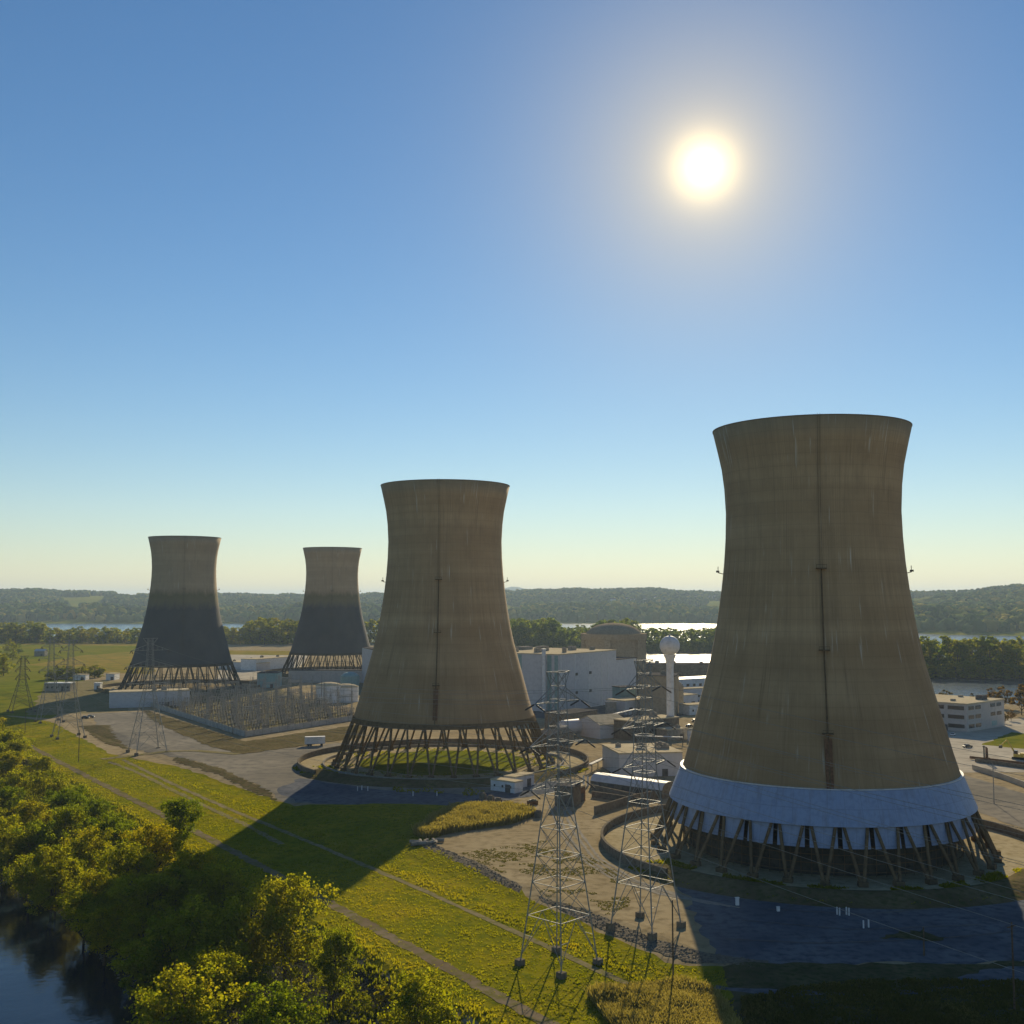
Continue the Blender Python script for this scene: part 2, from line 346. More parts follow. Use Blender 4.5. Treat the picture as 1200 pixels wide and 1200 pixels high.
# ------------------------------------------------------------------ ground sheets
LAYER = [0]
def ragged(poly, step=4.0, amp=.7):
    out = []
    n = len(poly)
    for i in range(n):
        a, b_ = Vector(poly[i][:2]), Vector(poly[(i + 1) % n][:2]); L = (b_ - a).length
        k = max(1, min(80, int(L / step))); nn = Vector((-(b_ - a).y, (b_ - a).x)); nn = nn.normalized() if nn.length else nn
        for j in range(k):
            out.append(a.lerp(b_, j / k) + nn * random.uniform(-amp, amp) * (1 if j else .3))
    return out
def drape(name, poly, mat, kind='structure', label=None, cat=None, lift=None, amp=.7, step=4.0, skirt=False):
    if lift is None:
        LAYER[0] += 1; lift = .005 * LAYER[0]
    pts = ragged(poly, step, amp) if amp else [Vector(p[:2]) for p in poly]
    bm = bmesh.new()
    vs = [bm.verts.new((p.x, p.y, 0)) for p in pts]
    es = [bm.edges.new((vs[i], vs[(i + 1) % len(vs)])) for i in range(len(vs))]
    bmesh.ops.triangle_fill(bm, use_beauty=True, use_dissolve=False, edges=es, normal=(0, 0, 1))
    for s_ in S_K[1:]:
        p = st(s_, 0)
        bmesh.ops.bisect_plane(bm, geom=bm.verts[:] + bm.edges[:] + bm.faces[:], plane_co=(p[0], p[1], 0), plane_no=(N.x, N.y, 0), dist=1e-4)
    for v in bm.verts: v.co.z = hs(v.co.x, v.co.y) + lift
    if skirt:
        be = [e for e in bm.edges if e.is_boundary]
        r = bmesh.ops.extrude_edge_only(bm, edges=be)
        for v in [g for g in r['geom'] if isinstance(g, bmesh.types.BMVert)]: v.co.z = min(v.co.z, 0) - 10
    bmesh.ops.recalc_face_normals(bm, faces=bm.faces[:])
    if sum(f.normal.z for f in bm.faces) < 0: bmesh.ops.reverse_faces(bm, faces=bm.faces[:])
    me = bpy.data.meshes.new(name); bm.to_mesh(me); bm.free(); me.materials.append(mat)
    o = bpy.data.objects.new(name, me); COL.objects.link(o)
    tag(o, label or name.replace('_', ' '), cat, None, kind); o['kind'] = kind
    if kind == 'structure' and 'label' in o: del o['label']
    return o
def PX(*pts): return [G(x, y) for x, y in pts]
def SX(*pts): return [Vector(st(s, t)) for s, t in pts]
def ribbon(pts, width):
    ps = [Vector(p[:2]) for p in pts]; L, Rr = [], []
    for i, p in enumerate(ps):
        d = (ps[min(i + 1, len(ps) - 1)] - ps[max(i - 1, 0)]).normalized(); n_ = Vector((-d.y, d.x)) * width / 2
        L.append(p + n_); Rr.append(p - n_)
    return L + Rr[::-1]

def sheet(name, x0, x1, y0, y1, z, mat):
    o = MB().add([(x0, y0, z), (x1, y0, z), (x1, y1, z), (x0, y1, z)], [(0, 1, 2, 3)]).build(name, mat)
    o['kind'] = 'structure'; return o
sheet('riverbed', -16000, 16000, -1500, 30000, -14, M['soil'])
# calm channel beside the camera, and the wide rippled river beyond the island
a_, b_ = st(30, -2600), st(30, 700)
calm = MB().add([(a_[0], a_[1], WATER_Z), (b_[0], b_[1], WATER_Z), (b_[0] - 2500, b_[1] - 900, WATER_Z), (a_[0] - 2500, a_[1] - 900, WATER_Z)], [(0, 3, 2, 1)]).build('calm_river', M['water_near']); calm['kind'] = 'structure'
far = MB().add([(-700, 1800, WATER_Z - .05), (-100, 1300, WATER_Z - .05), (40, 900, WATER_Z - .05), (200, -900, WATER_Z - .05), (9000, -900, WATER_Z - .05), (9000, 5200, WATER_Z - .05), (-7000, 5200, WATER_Z - .05), (-7000, 1800, WATER_Z - .05)], [tuple(range(8))]).build('wide_river', M['water_far']); far['kind'] = 'structure'

island = SX((62, 260), (62, -700), (62, -1500)) + [Vector(p) for p in ((-1500, 1950), (-900, 1900), (-350, 1850), (-60, 1640), (60, 1380), (172, 1135), (250, 900), (322, 700), (430, 420), (560, 60), (640, -160))]
drape('ground', island, M['yard'], lift=0, amp=0, skirt=True)

# distant fields and lots
drape('field', PX((-120, 790), (60, 786), (180, 790), (180, 754), (60, 752.5), (-120, 753)), M['field'], amp=3, step=20)
drape('meadow', PX((-160, 850), (0, 838), (60, 842), (100, 800), (60, 775), (95, 768), (165, 763), (165, 757), (0, 755), (-160, 757)), M['green_field'], amp=3, step=20)
drape('dry_field', PX((20, 780), (150, 781), (165, 768), (90, 769), (62, 775)), M['field'], amp=2, step=16)
drape('gravel_lot', PX((30, 838), (100, 836), (150, 833), (150, 800), (110, 797), (60, 800)), M['track'], amp=2, step=10)
drape('concrete_lot', PX((255, 800), (345, 793), (360, 768), (270, 766), (262, 775)), M['pale_lot'], amp=2, step=10)
drape('far_meadow', PX((250, 767), (350, 768), (350, 763), (250, 762)), M['field'], amp=2, step=14)
drape('riverside_lot', PX((560, 835), (720, 850), (860, 830), (900, 800), (790, 790), (640, 800)), M['dark_lot'], amp=2, step=10)
drape('plant_lot', PX((1085, 905), (1300, 905), (1300, 838), (1178, 843), (1090, 852)), M['pale_lot'], amp=1, step=8)
drape('office_lawn', PX((1150, 873), (1230, 880), (1230, 862), (1185, 858)), M['green_field'], amp=1, step=5)
# paved areas
drape('shade_tinted_road', PX((352, 912), (440, 925), (560, 932), (640, 916), (680, 916), (640, 930), (560, 943), (430, 946), (345, 940), (325, 926)), M['apron'], amp=1.2)  # lies over the road where the tower shadow falls, shade in its colour
LAYER[0] -= 2
drape('road', PX((104, 836), (165, 834), (240, 866), (292, 882), (420, 868), (470, 872), (470, 905), (640, 905), (680, 916), (640, 930), (560, 943), (430, 946), (335, 942), (298, 918), (232, 893), (140, 874), (118, 856)), M['asphalt'], amp=1)
drape('shade_tinted_apron', PX((792, 1022), (820, 1012), (1000, 1040), (1165, 1030), (1230, 1000), (1420, 1010), (1420, 1120), (1150, 1128), (900, 1133), (838, 1126), (815, 1080)), M['apron'], amp=1.6, step=3)  # starts at the tower shadow's edge, shade painted into its colour
drape('east_road', PX((1060, 915), (1180, 965), (1300, 1000), (1300, 960), (1200, 930), (1120, 905)), M['asphalt'], amp=.6)
for k_, off_ in enumerate((-3.0, -1.2, 1.0, 2.8)):
    drape('wheel_track', ribbon([Vector((p.x + off_, p.y - off_ * .5)) for p in PX((655, 945), (668, 975), (690, 1005), (730, 1030), (790, 1050), (850, 1062))], .8), M['concrete'], amp=.25, step=2.5)
# grass verge between plant and river
drape('verge', [Vector(p[:2]) for p in PX((-200, 800), (0, 838), (60, 846), (130, 884), (210, 899), (300, 930), (345, 945), (480, 942), (600, 948), (520, 978), (500, 992), (560, 1018), (640, 1062), (700, 1092), (780, 1128), (900, 1140), (1050, 1142), (1250, 1140))] + SX((-26, 120), (5, 120), (7, -60), (7, -300), (7, -560), (7, -760)), M['grass_ground'], amp=.9)
for pp in (((482, 986), (505, 989), (560, 1011), (612, 1040), (608, 1047), (545, 1015)), ((628, 1049), (690, 1068), (760, 1098), (830, 1118), (900, 1126), (900, 1134), (800, 1127), (720, 1097), (640, 1058))):
    drape('gravel_bank', PX(*pp), M['rock'], amp=.6, step=2)
drape('ditch', PX((205, 887), (262, 901), (318, 929), (324, 938), (300, 930), (248, 905), (205, 893)), M['bank'], amp=1.3, step=2)
drape('bare_patch', PX((93, 851), (128, 850), (136, 866), (152, 878), (126, 873), (104, 859)), M['bank'], amp=1.5, step=2)
drape('scrub_ground', PX((846, 1133), (930, 1128), (1060, 1131), (1250, 1126), (1300, 1260), (880, 1260), (862, 1190)), M['shade_tinted_soil'], amp=1.0, step=2.5)  # dark sheet over the verge, painted shade on the grass
drape('corner_path', ribbon(PX((838, 1157), (930, 1166), (1040, 1166), (1130, 1158), (1210, 1148)), 2.0), M['apron'], amp=.5, step=2)  # corner paving carries the same painted blue shade
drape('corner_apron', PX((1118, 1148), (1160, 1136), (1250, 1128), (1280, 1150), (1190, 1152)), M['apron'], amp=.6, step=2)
for k_, pp in enumerate((((870, 1079), (1000, 1090), (1150, 1084)), ((850, 1101), (960, 1106), (1090, 1101), (1190, 1092)), ((900, 1066), (1010, 1072), (1110, 1064)))):
    drape('wheel_track', ribbon(PX(*pp), .55), M['dark_lot'], amp=.22, step=1.2)
drape('bare_patch', PX((1030, 1100), (1052, 1094), (1080, 1090), (1092, 1096), (1112, 1099), (1085, 1104), (1060, 1101)), M['shade_tinted_soil'], amp=1.1, step=1.2)
drape('levee_path', ribbon(SX(*[(-24.5 + 1.2 * math.sin(t * .02), t) for t in range(-330, 130, 12)]), 1.7), M['track'], amp=.35, step=3)
drape('levee_road', ribbon(SX(*[(-2.5 + 1.0 * math.sin(t * .013), t) for t in range(-760, 130, 15)]), 2.7), M['levee'], amp=.45, step=2.0)
drape('access_track', ribbon(PX((128, 893), (160, 905), (200, 925), (240, 945), (290, 968), (330, 990)), 2.0), M['track'], amp=.4, step=3)
drape('crossing', ribbon(PX((120, 890), (170, 884), (230, 880), (280, 884)), 5), M['track'], amp=.5)
drape('embankment_shade', PX((165, 831), (288, 869), (424, 849), (424, 864), (285, 884), (248, 876), (180, 846)), M['bank'], amp=1.2, step=3)  # flat strip, shade of the bank below the fence put into its colour
drape('river_bank', SX((7.5, 150), (60, 150), (60, -900), (7.5, -900)), M['soil'], amp=.6)

# ------------------------------------------------------------------ cooling towers
PROF = [(37.2, 17.5), (36.4, 20), (34.6, 26), (33.0, 32), (31.5, 37.5), (29.9, 43.4), (28.4, 49), (27.1, 55), (25.9, 62), (24.9, 69), (24.1, 76), (23.6, 83), (23.4, 90), (23.75, 97), (24.4, 102.5), (25.45, 107.5), (26.7, 113)]
def prof_r(z): return float(np.interp(z, [p[1] for p in PROF], [p[0] for p in PROF]))
NCOL = 33; R_TOP, R_FOOT = 36.8, 44.3
sh_m = MB().lathe([(r, z) for r, z in PROF] + [(r - .8, z) for r, z in PROF[::-1]], 144, closed_prof=True)
def tower(loc, label, dirty=False, skirt=False, face=None):
    t = thing('cooling_tower', label, 'cooling tower', loc)
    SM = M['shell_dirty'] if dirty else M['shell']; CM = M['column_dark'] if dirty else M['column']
    sh_m.build('shell', SM, t, smooth=True)
    # thickened lower ring beam
    MB().lathe([(37.2, 17.3), (37.6, 17.3), (37.1, 19.2), (36.6, 19.2)], 144, closed_prof=True).build('ring_beam', CM, t)
    MB().lathe([(25.9, 113.02), (26.8, 113.02), (26.8, 113.2), (25.9, 113.2)], 144, closed_prof=True).build('rim_walkway', CM, t)
    da = 2 * math.pi / NCOL
    protos = []
    for sgn in (1, -1):
        a = sgn * da / 2
        zt_ = 15.0 if skirt else 17.6
        protos.append(MB().tube((R_FOOT * math.cos(a * .93), R_FOOT * math.sin(a * .93), .5), (R_FOOT + (R_TOP + .3 - R_FOOT) * zt_ / 17.6, sgn * .35, zt_), .44, .38, 8))
    ob = [p.build('column', CM, t) for p in protos]
    foot = MB().box((R_FOOT + .1, 0, .6), (1.8, 2.2, 1.3)).build('footing', CM, t, rz=da / 2)
    for i in range(1, NCOL):
        for o_ in ob:
            c = o_.copy(); COL.objects.link(c); c.parent = t; c.rotation_euler.z = i * da
        c = foot.copy(); COL.objects.link(c); c.parent = t; c.rotation_euler.z = (i + .5) * da
    MB().lathe([(58.2, 0.0), (58.9, 0.0), (58.9, 2.3), (58.2, 2.3)], 120, R(-40), R(218), closed_prof=True).build('basin_wall', M['dark_conc'], t)
    MB().lathe([(50, .2), (53, 1.5), (56, 1.7), (59, .9), (63, .02)], 60, R(212), R(326)).build('earth_bank', M['bank'], t, smooth=True)
    if not skirt: MB().lathe([(48.2, 0.0), (49.0, 0.0), (48.9, 1.1), (48.3, 1.1)], 120, closed_prof=True).build('basin_kerb', M['concrete'], t)
    fl = MB().lathe([(34.5, .14), (58.1, .14)], 96).build('basin_floor', M['basin'], t)
    MB().lathe([(.01, .5), (20, .45), (31, .3), (34.5, .1)], 72).build('basin_turf', M['green_field'] if not dirty else M['yard'], t)
    if face is None: face = math.atan2(-loc[1], -loc[0])
    # climbing line with rest platforms, riser pipe
    def on(z, off=0.5, a=face): r = prof_r(z) + off; return (r * math.cos(a), r * math.sin(a), z)
    lad = MB(); zs = [19, 26, 32, 37.5, 43.4, 49, 55, 62, 69, 74]
    if not dirty:
        for k in range(len(zs) - 1): lad.tube(on(zs[k], .35), on(zs[k + 1], .35), .2, n=6)
    zs2 = [74, 83, 90, 97, 102.5, 107.5, 113.5]
    for k in range(len(zs2) - 1):
        for q in (-.012, .012): lad.tube(on(zs2[k], .25, face + q), on(zs2[k + 1], .25, face + q), .05, n=4)
    if dirty:
        for k in range(len(zs) - 1):
            for q in (-.012, .012): lad.tube(on(zs[k], .35, face + q), on(zs[k + 1], .35, face + q), .09, n=4)
    lad.build('ladder', CM, t)
    for zp in (74, 53.5, 33.5):
        p = on(zp, .9); m = MB().box((0, 0, 0), (1.9, 2.6, .25)).box((.85, 0, .9), (.08, 2.6, .1)).box((.85, 1.25, .45), (.08, .08, .9)).box((.85, -1.25, .45), (.08, .08, .9))
        m.build('platform', CM, t, p, face)
    if not dirty:
        MB().box((0, 0, 0), (.7, 1.7, 12)).build('riser_duct', M['rust'], t, on(26.5, .15), face).rotation_euler.y = -.26
    for q in range(4):
        a = face + math.pi / 2 * q + (0.0 if q % 2 else .12)
        if q in (0, 2): continue
        r = prof_r(73.5)
        MB().tube((r, 0, 73.2), (r + 1.5, 0, 73.6), .12, n=5).box((r + 1.5, 0, 73.9), (.9, .9, .5)).tube((r + 1.4, 0, 74), (r + 1.4, 0, 75.3), .1, n=5).build('warning_lamp', M['steel_dark'], t, rz=a)
    if skirt:
        s = MB().lathe([(36.25, 20.6), (36.75, 20.65), (40.0, 12.6), (39.75, 12.55)], 150, closed_prof=True).build('skirt', M['skirt'], t)
        MB().lathe([(36.2, 20.66), (36.85, 20.66), (36.85, 20.85), (36.2, 20.85)], 150, closed_prof=True).build('skirt_flashing', M['white'], t)
        w2 = da * .425
        pan = MB().lathe([(39.9, 7.6), (40.1, 7.6), (38.9, 13.2), (38.7, 13.2)], 8, -w2, w2, closed_prof=True).build('skirt_panel', M['skirt'], t, rz=da / 2)
        for i in range(1, NCOL):
            c = pan.copy(); COL.objects.link(c); c.parent = t; c.rotation_euler.z = (i + .5) * da
        # timber fill grid behind the columns and the dark fill drum
        g = MB()
        for z in (1.2, 3.2, 5.2, 7.2, 9.2): g.lathe([(36.2, z), (36.35, z), (36.35, z + .16), (36.2, z + .16)], 90, closed_prof=True)
        for i in range(90):
            a = i * 2 * math.pi / 90; g.tube((36.25 * math.cos(a), 36.25 * math.sin(a), 0.2), (36.25 * math.cos(a), 36.25 * math.sin(a), 12), .08, n=4)
        g.build('fill_grid', M['column'], t)
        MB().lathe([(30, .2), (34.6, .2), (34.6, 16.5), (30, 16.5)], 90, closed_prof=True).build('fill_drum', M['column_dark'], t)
    else:
        g = MB()
        for z in (1.5, 5, 9): g.lathe([(20, z), (20.2, z), (20.2, z + .2), (20, z + .2)], 48, closed_prof=True) if dirty else None
        if dirty:
            for i in range(36):
                a = i * 2 * math.pi / 36; g.tube((20.1 * math.cos(a), 20.1 * math.sin(a), .2), (20.1 * math.cos(a), 20.1 * math.sin(a), 10), .14, n=4)
            g.build('inner_frame', CM, t)
    return t
fa = math.atan2(-306, -83)
tower((83, 306, 0), 'nearest brown concrete cooling tower with a white skirt tinted blue as in shade above its columns', skirt=True, face=fa + .08)
tower((-27.7, 459, 0), 'brown concrete cooling tower with bare crossed columns over a grassy basin, second largest', face=math.atan2(-459, 28.5) - .10)
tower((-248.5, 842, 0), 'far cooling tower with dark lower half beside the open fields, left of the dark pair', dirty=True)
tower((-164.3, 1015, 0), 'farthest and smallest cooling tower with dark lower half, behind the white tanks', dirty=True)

# ------------------------------------------------------------------ lattice pylons and their cables
DA = math.atan2(D.y, D.x)          # direction of the lines
def pylon(px, py, label, scale=1.0, mat='steel', reach=(5.2, 6.4, 6.0), rz=0.0, base_d=7.2):
    p = G(px, py); t = thing('lattice_pylon', label, 'pylon', p, DA + rz, 'steel lattice pylons')
    t.scale = (1, 1, 1); MT = M[mat]; k = scale
    zw, zt = 31 * k, 53.5 * k; hb = base_d / math.sqrt(2); hw = 1.75; ht = .95
    def half(z): return hb + (hw - hb) * z / zw if z < zw else hw + (ht - hw) * (z - zw) / (zt - zw)
    def cor(i, z): h = half(z); sx, sy = ((1, 1), (-1, 1), (-1, -1), (1, -1))[i % 4]; return (sx * h, sy * h, z)
    for i in range(4):
        MB().tube(cor(i, 1.0), cor(i, zw), .17, .14, 4).build('leg', MT, t)
        q = cor(i, 0); MB().box((q[0], q[1], .2), (1.4, 1.4, 1.8)).build('footing', M['dark_conc'], t, rz=0)
    b = MB()
    lv = [9 * k, 15 * k, 20 * k, 25 * k, zw]
    for j, z in enumerate(lv):
        for i in range(4):
            b.tube(cor(i, z), cor(i + 1, z), .085, n=4)
            z0 = 2 if j == 0 else lv[j - 1]
            if j == 0:
                mx = [(cor(i, z)[q] + cor(i + 1, z)[q]) / 2 for q in range(3)]
                b.tube(cor(i, z0), mx, .075, n=4); b.tube(cor(i + 1, z0), mx, .075, n=4)
                b.tube(cor(i, (z0 + z) / 2), [(cor(i, z0)[q] + mx[q]) / 2 for q in range(3)], .05, n=4)
            else:
                b.tube(cor(i, z0), cor(i + 1, z), .055, n=4); b.tube(cor(i + 1, z0), cor(i, z), .055, n=4)
    b.build('leg_bracing', MT, t)
    b = MB(); zs = [zw + (zt - zw) * q / 9 for q in range(10)]
    for i in range(4): b.tube(cor(i, zw), cor(i, zt), .12, .08, 4)
    for j in range(9):
        for i in range(4):
            b.tube(cor(i, zs[j]), cor(i + 1, zs[j + 1]), .045, n=4); b.tube(cor(i + 1, zs[j]), cor(i, zs[j + 1]), .045, n=4)
            b.tube(cor(i, zs[j + 1]), cor(i + 1, zs[j + 1]), .06, n=4)
    b.build('mast', MT, t)
    tips = []
    for a, (za, rc) in enumerate(zip((48 * k, 40.3 * k, 32.6 * k), reach)):
        for sy in (-1, 1):
            h = half(za); h2 = half(za + 3); tip = Vector((0, sy * (h + rc), za)); m = MB()
            for sx in (-1, 1):
                m.tube((sx * h, sy * h, za), tip, .09, n=4); m.tube((sx * h2, sy * h2, za + 2.6), tip, .09, n=4)
                for q in (.3, .6):
                    A = Vector((sx * h, sy * h, za)).lerp(tip, q); B = Vector((sx * h2, sy * h2, za + 2.6)).lerp(tip, q); C2 = Vector((-sx * h, sy * h, za)).lerp(tip, q)
                    m.tube(A, B, .05, n=4); m.tube(A, C2, .05, n=4)
            m.build('cross_arm', MT, t)
            for sx in (-1, 1):
                ins = MB(); e = tip + Vector((sx * 2.6, 0, -1.3))
                ins.tube(tip, e, .05, n=5)
                for q in range(9): A = tip.lerp(e, .15 + q * .09); ins.tube(A, tip.lerp(e, .15 + q * .09 + .035), .17, n=7)
                ins.build('insulator', M['insul'], t)
            tips.append(tip)
    m = MB()                        # earth-wire horns at the top
    for sy in (-1, 1):
        for sx in (-1, 1): m.tube((sx * ht, sy * ht, zt - 2.5), (0, sy * 3.3, zt + .2), .08, n=4); m.tube((sx * ht, sy * ht, zt), (0, sy * 3.3, zt + .2), .08, n=4)
    m.tube((0, -3.3, zt + .2), (0, 3.3, zt + .2), .08, n=4)
    m.build('earth_horn', MT, t)
    mw = Matrix.Translation(p) @ Matrix.Rotation(DA + rz, 4, 'Z')
    return [mw @ v for v in tips]
T1 = pylon(655, 1131, 'tall grey lattice pylon on the sunlit grass verge, left of the two nearest pylons', rz=R(12))
T2 = pylon(757, 1087, 'tall grey lattice pylon on the gravel edge in front of the skirted tower', rz=R(14))
T3 = pylon(173, 882, 'lattice pylon standing in front of the dark tower beside the fence corner', .93, base_d=9.5, reach=(7, 9, 8))
T4 = pylon(80, 864, 'lattice pylon on the far verge, right one of a close pair with sunlit legs', .88, base_d=9, reach=(4, 5, 4.5))
T5 = pylon(58, 846, 'lattice pylon partly behind another pylon on the far verge', .86, base_d=8.5, reach=(4, 5, 4.5))
T6 = pylon(25, 834, 'short dark brown lattice pylon at the left edge by the fields', .62, 'steel_dark', base_d=9, reach=(2, 2.5, 2))
def cable(a, b_, sag, label):
    m = MB(); n = 22; P = []
    for i in range(n + 1):
        q = i / n; v = a.lerp(b_, q); v.z -= 4 * sag * q * (1 - q); P.append(v)
    for i in range(n): m.tube(P[i], P[i + 1], .035, n=3, caps=False)
    tag(m.build('power_cable', M['steel']), label, 'cable', 'overhead power cables')
off = Vector((D.x, D.y, 0)) * 330
for (A, B, w1) in ((T4, T1, 'thin overhead cable of the left pylon line running over the grass verge'), (T3, T2, 'thin overhead cable of the line between the fence corner pylon and the gravel edge pylon')):
    for i in range(6):
        cable(A[i], B[i], 7, w1)
for B, w1 in ((T1, 'thin overhead cable leaving the verge pylon towards the right'), (T2, 'thin overhead cable crossing in front of the skirted cooling tower')):
    for i in range(6): cable(B[i], B[i] + off, 8, w1)

# ------------------------------------------------------------------ buildings
def rect(p0, p1, depth):
    """footprint: front edge p0->p1 (left to right), extending away from the camera"""
    a, b_ = Vector(p0[:2]), Vector(p1[:2]); d = (b_ - a).normalized(); n_ = Vector((-d.y, d.x)) * depth
    return [a, b_, b_ + n_, a + n_]
def inset(poly, k):
    c = sum((Vector(p) for p in poly), Vector((0, 0))) / len(poly)
    return [c + (Vector(p) - c) * (1 + k / (Vector(p) - c).length) for p in poly]
def building(name, label, cat, p0, p1, depth, h, wall='lilac', roof='roof', group=None, eave=.35, gable=0, bands=(), nvent=0, win=None, door=True):
    poly = rect(p0, p1, depth); c = sum(poly, Vector((0, 0))) / 4
    t = thing(name, label, cat, (c.x, c.y, 0), 0, group)
    L = [p - c for p in poly]; LL = [(p.x, p.y) for p in L]
    z0 = -1.2
    e1 = (L[1] - L[0]).normalized(); e2 = (L[3] - L[0]).normalized(); W = (L[1] - L[0]).length
    if gable:
        m = MB().prism(LL, z0, h); A, B_ = (L[0] + L[3]) / 2, (L[1] + L[2]) / 2
        m.add([(*L[0], h), (*L[3], h), (*A, h + gable)], [(0, 2, 1)]); m.add([(*L[1], h), (*L[2], h), (*B_, h + gable)], [(0, 1, 2)])
        m.build('wall', M[wall], t)
        rm = MB(); o1 = e1 * eave
        for q, (S0, S1) in enumerate(((L[0], L[1]), (L[3], L[2]))):
            out = e2 * (-eave if q == 0 else eave)
            a0, a1, a2, a3 = S0 + out - o1, S1 + out + o1, B_ + o1, A - o1
            dz = gable * eave / (depth / 2)
            vs = [(*a0, h - dz + .1), (*a1, h - dz + .1), (*a2, h + gable + .1), (*a3, h + gable + .1)]
            vs += [(x, y, z + .22) for x, y, z in vs]
            rm.add(vs, [(0, 1, 2, 3), (7, 6, 5, 4), (0, 4, 5, 1), (1, 5, 6, 2), (2, 6, 7, 3), (3, 7, 4, 0)])
        rm.build('roof', M[roof], t)
    else:
        MB().prism(LL, z0, h).build('wall', M[wall], t)
        big = [(p.x, p.y) for p in inset([Vector(q) for q in LL], eave)]
        rf = MB().prism(big, h + .005, h + .5).build('roof', M[roof], t)
        for k in range(nvent):
            u, v = random.uniform(.12, .88), random.uniform(.15, .85)
            q = L[0] + (L[1] - L[0]) * u + (L[3] - L[0]) * v; s_ = random.uniform(1.2, 2.6)
            MB().box((q.x, q.y, h + .5 + s_ * .4), (s_ * 1.3, s_, s_ * .8), math.atan2(e1.y, e1.x)).tube((q.x, q.y, h + .5 + s_ * .8), (q.x, q.y, h + .9 + s_ * .8), s_ * .3, n=8).build('roof_vent', M['concrete'], rf)
    for (u0, u1, mt) in bands:      # full-height cladding strips of another colour
        a, b2 = L[0] + e1 * W * u0 - e2 * .06, L[0] + e1 * W * u1 - e2 * .06
        MB().prism([(a.x, a.y), (b2.x, b2.y), (b2 + e2 * .05).to_tuple(), (a + e2 * .05).to_tuple()], -1, h - .3).build('cladding_strip', M[mt], t)
    rz = math.atan2(e1.y, e1.x)
    if win:
        nx, nz, ww, wh, z1, dz = win
        for i in range(nx):
            for j in range(nz):
                q = L[0] + e1 * W * (i + .5) / nx - e2 * .02; MB().box((q.x, q.y, z1 + j * dz), (ww, .16, wh), rz).build('window', M['glass'], t)
    if door:
        q = L[0] + e1 * W * .72 - e2 * .03; MB().box((q.x, q.y, 1.25), (2.2, .2, 2.9), rz).build('door', M['roof_dark'], t)
    return t

# turbine hall: tall pale block with a lower end, teal cladding on its left face
K0 = Vector((27.6, 659.0)); E1 = Vector((.548, .836)); E2 = Vector((-.836, .548))
th = thing('turbine_hall', 'huge pale grey windowless turbine hall with teal cladding strips beside the second tower', 'building', (K0.x, K0.y, 0))
def lp(a, b_): q = E1 * a + E2 * b_; return (q.x, q.y)
MB().prism([lp(0, 0), lp(72, 0), lp(72, 62), lp(0, 62)], -1, 33.6).build('wall', M['lilac'], th)
MB().prism([lp(72.01, 0.3), lp(101, 0.3), lp(101, 30), lp(72.01, 30)], -1, 27.5).build('end_block', M['lilac'], th)
rf = MB().prism([lp(-.4, -.4), lp(72.4, -.4), lp(72.4, 62.4), lp(-.4, 62.4)], 33.605, 34.1).build('roof', M['roof'], th)
MB().prism([lp(72.5, -.1), lp(101.4, -.1), lp(101.4, 30.4), lp(72.5, 30.4)], 27.505, 27.9).build('end_roof', M['roof_dark'], th)
for b0, b1, mt in ((0.5, 3, 'teal'), (5, 8, 'teal'), (12, 25, 'lilac'), (26, 32, 'teal'), (38, 46, 'white'), (50, 55, 'teal')):
    MB().prism([lp(-.12, b0), lp(-.01, b0), lp(-.01, b1), lp(-.12, b1)], -1, 33.2).build('cladding_strip', M[mt], th)
for a0 in (2, 18.5, 35.5, 52, 60):
    MB().prism([lp(a0, -.16), lp(a0 + .7, -.16), lp(a0 + .7, -.01), lp(a0, -.01)], -1, 33.2).build('downpipe', M['white'], th)
for a0 in (19.5, 36.5):
    for zz in (9.5, 20.5):
        MB().prism([lp(a0, -.5), lp(a0 + 2.2, -.5), lp(a0 + 2.2, -.02), lp(a0, -.02)], zz, zz + 1.6).build('louvre', M['roof_dark'], th)
for a0, b0, w_, h_ in ((6, 40, 14, 2.2), (30, 30, 9, 3), (50, 20, 6, 2.5), (20, 8, 3, 3.2), (62, 12, 4, 2), (12, 22, 5, 2.6), (40, 50, 12, 2)):
    q = lp(a0, b0); MB().box((q[0], q[1], 34.1 + h_ / 2), (w_, w_ * .5, h_), math.atan2(E1.y, E1.x)).build('roof_vent', M['concrete'], rf)
MB().tube((*lp(-2.2, 9), -1), (*lp(-2.2, 9), 36.6), 1.15, 1.15, 16).tube((*lp(-2.2, 9), 36.6), (*lp(-2.2, 9), 37.1), 1.4, 1.4, 16).build('vent_stack', M['white'], th)

# reactor containment: ribbed cylinder, ring girder, shallow dome
ct = thing('reactor_building', 'round brown domed reactor building behind the pale turbine hall', 'building', (72.5, 795, 0))
MB().lathe([(22.2, -1), (22.2, 38.0)], 72).build('drum', M['brown'], ct, smooth=True)
MB().lathe([(22.2, 38), (23.4, 38), (23.4, 42.2), (19.8, 42.2)], 72).build('ring_girder', M['brown'], ct)
MB().lathe([(19.8, 42.2), (19.3, 43.2), (16.5, 45.8), (12, 48.0), (6, 49.3), (.01, 49.8)], 72).build('dome', M['brown'], ct, smooth=True)
for i in range(6):
    a = i * math.pi / 3 + .25; MB().box((22.9, 0, 18.4), (1.5, 4.2, 39)).build('buttress', M['brown'], ct, rz=a)

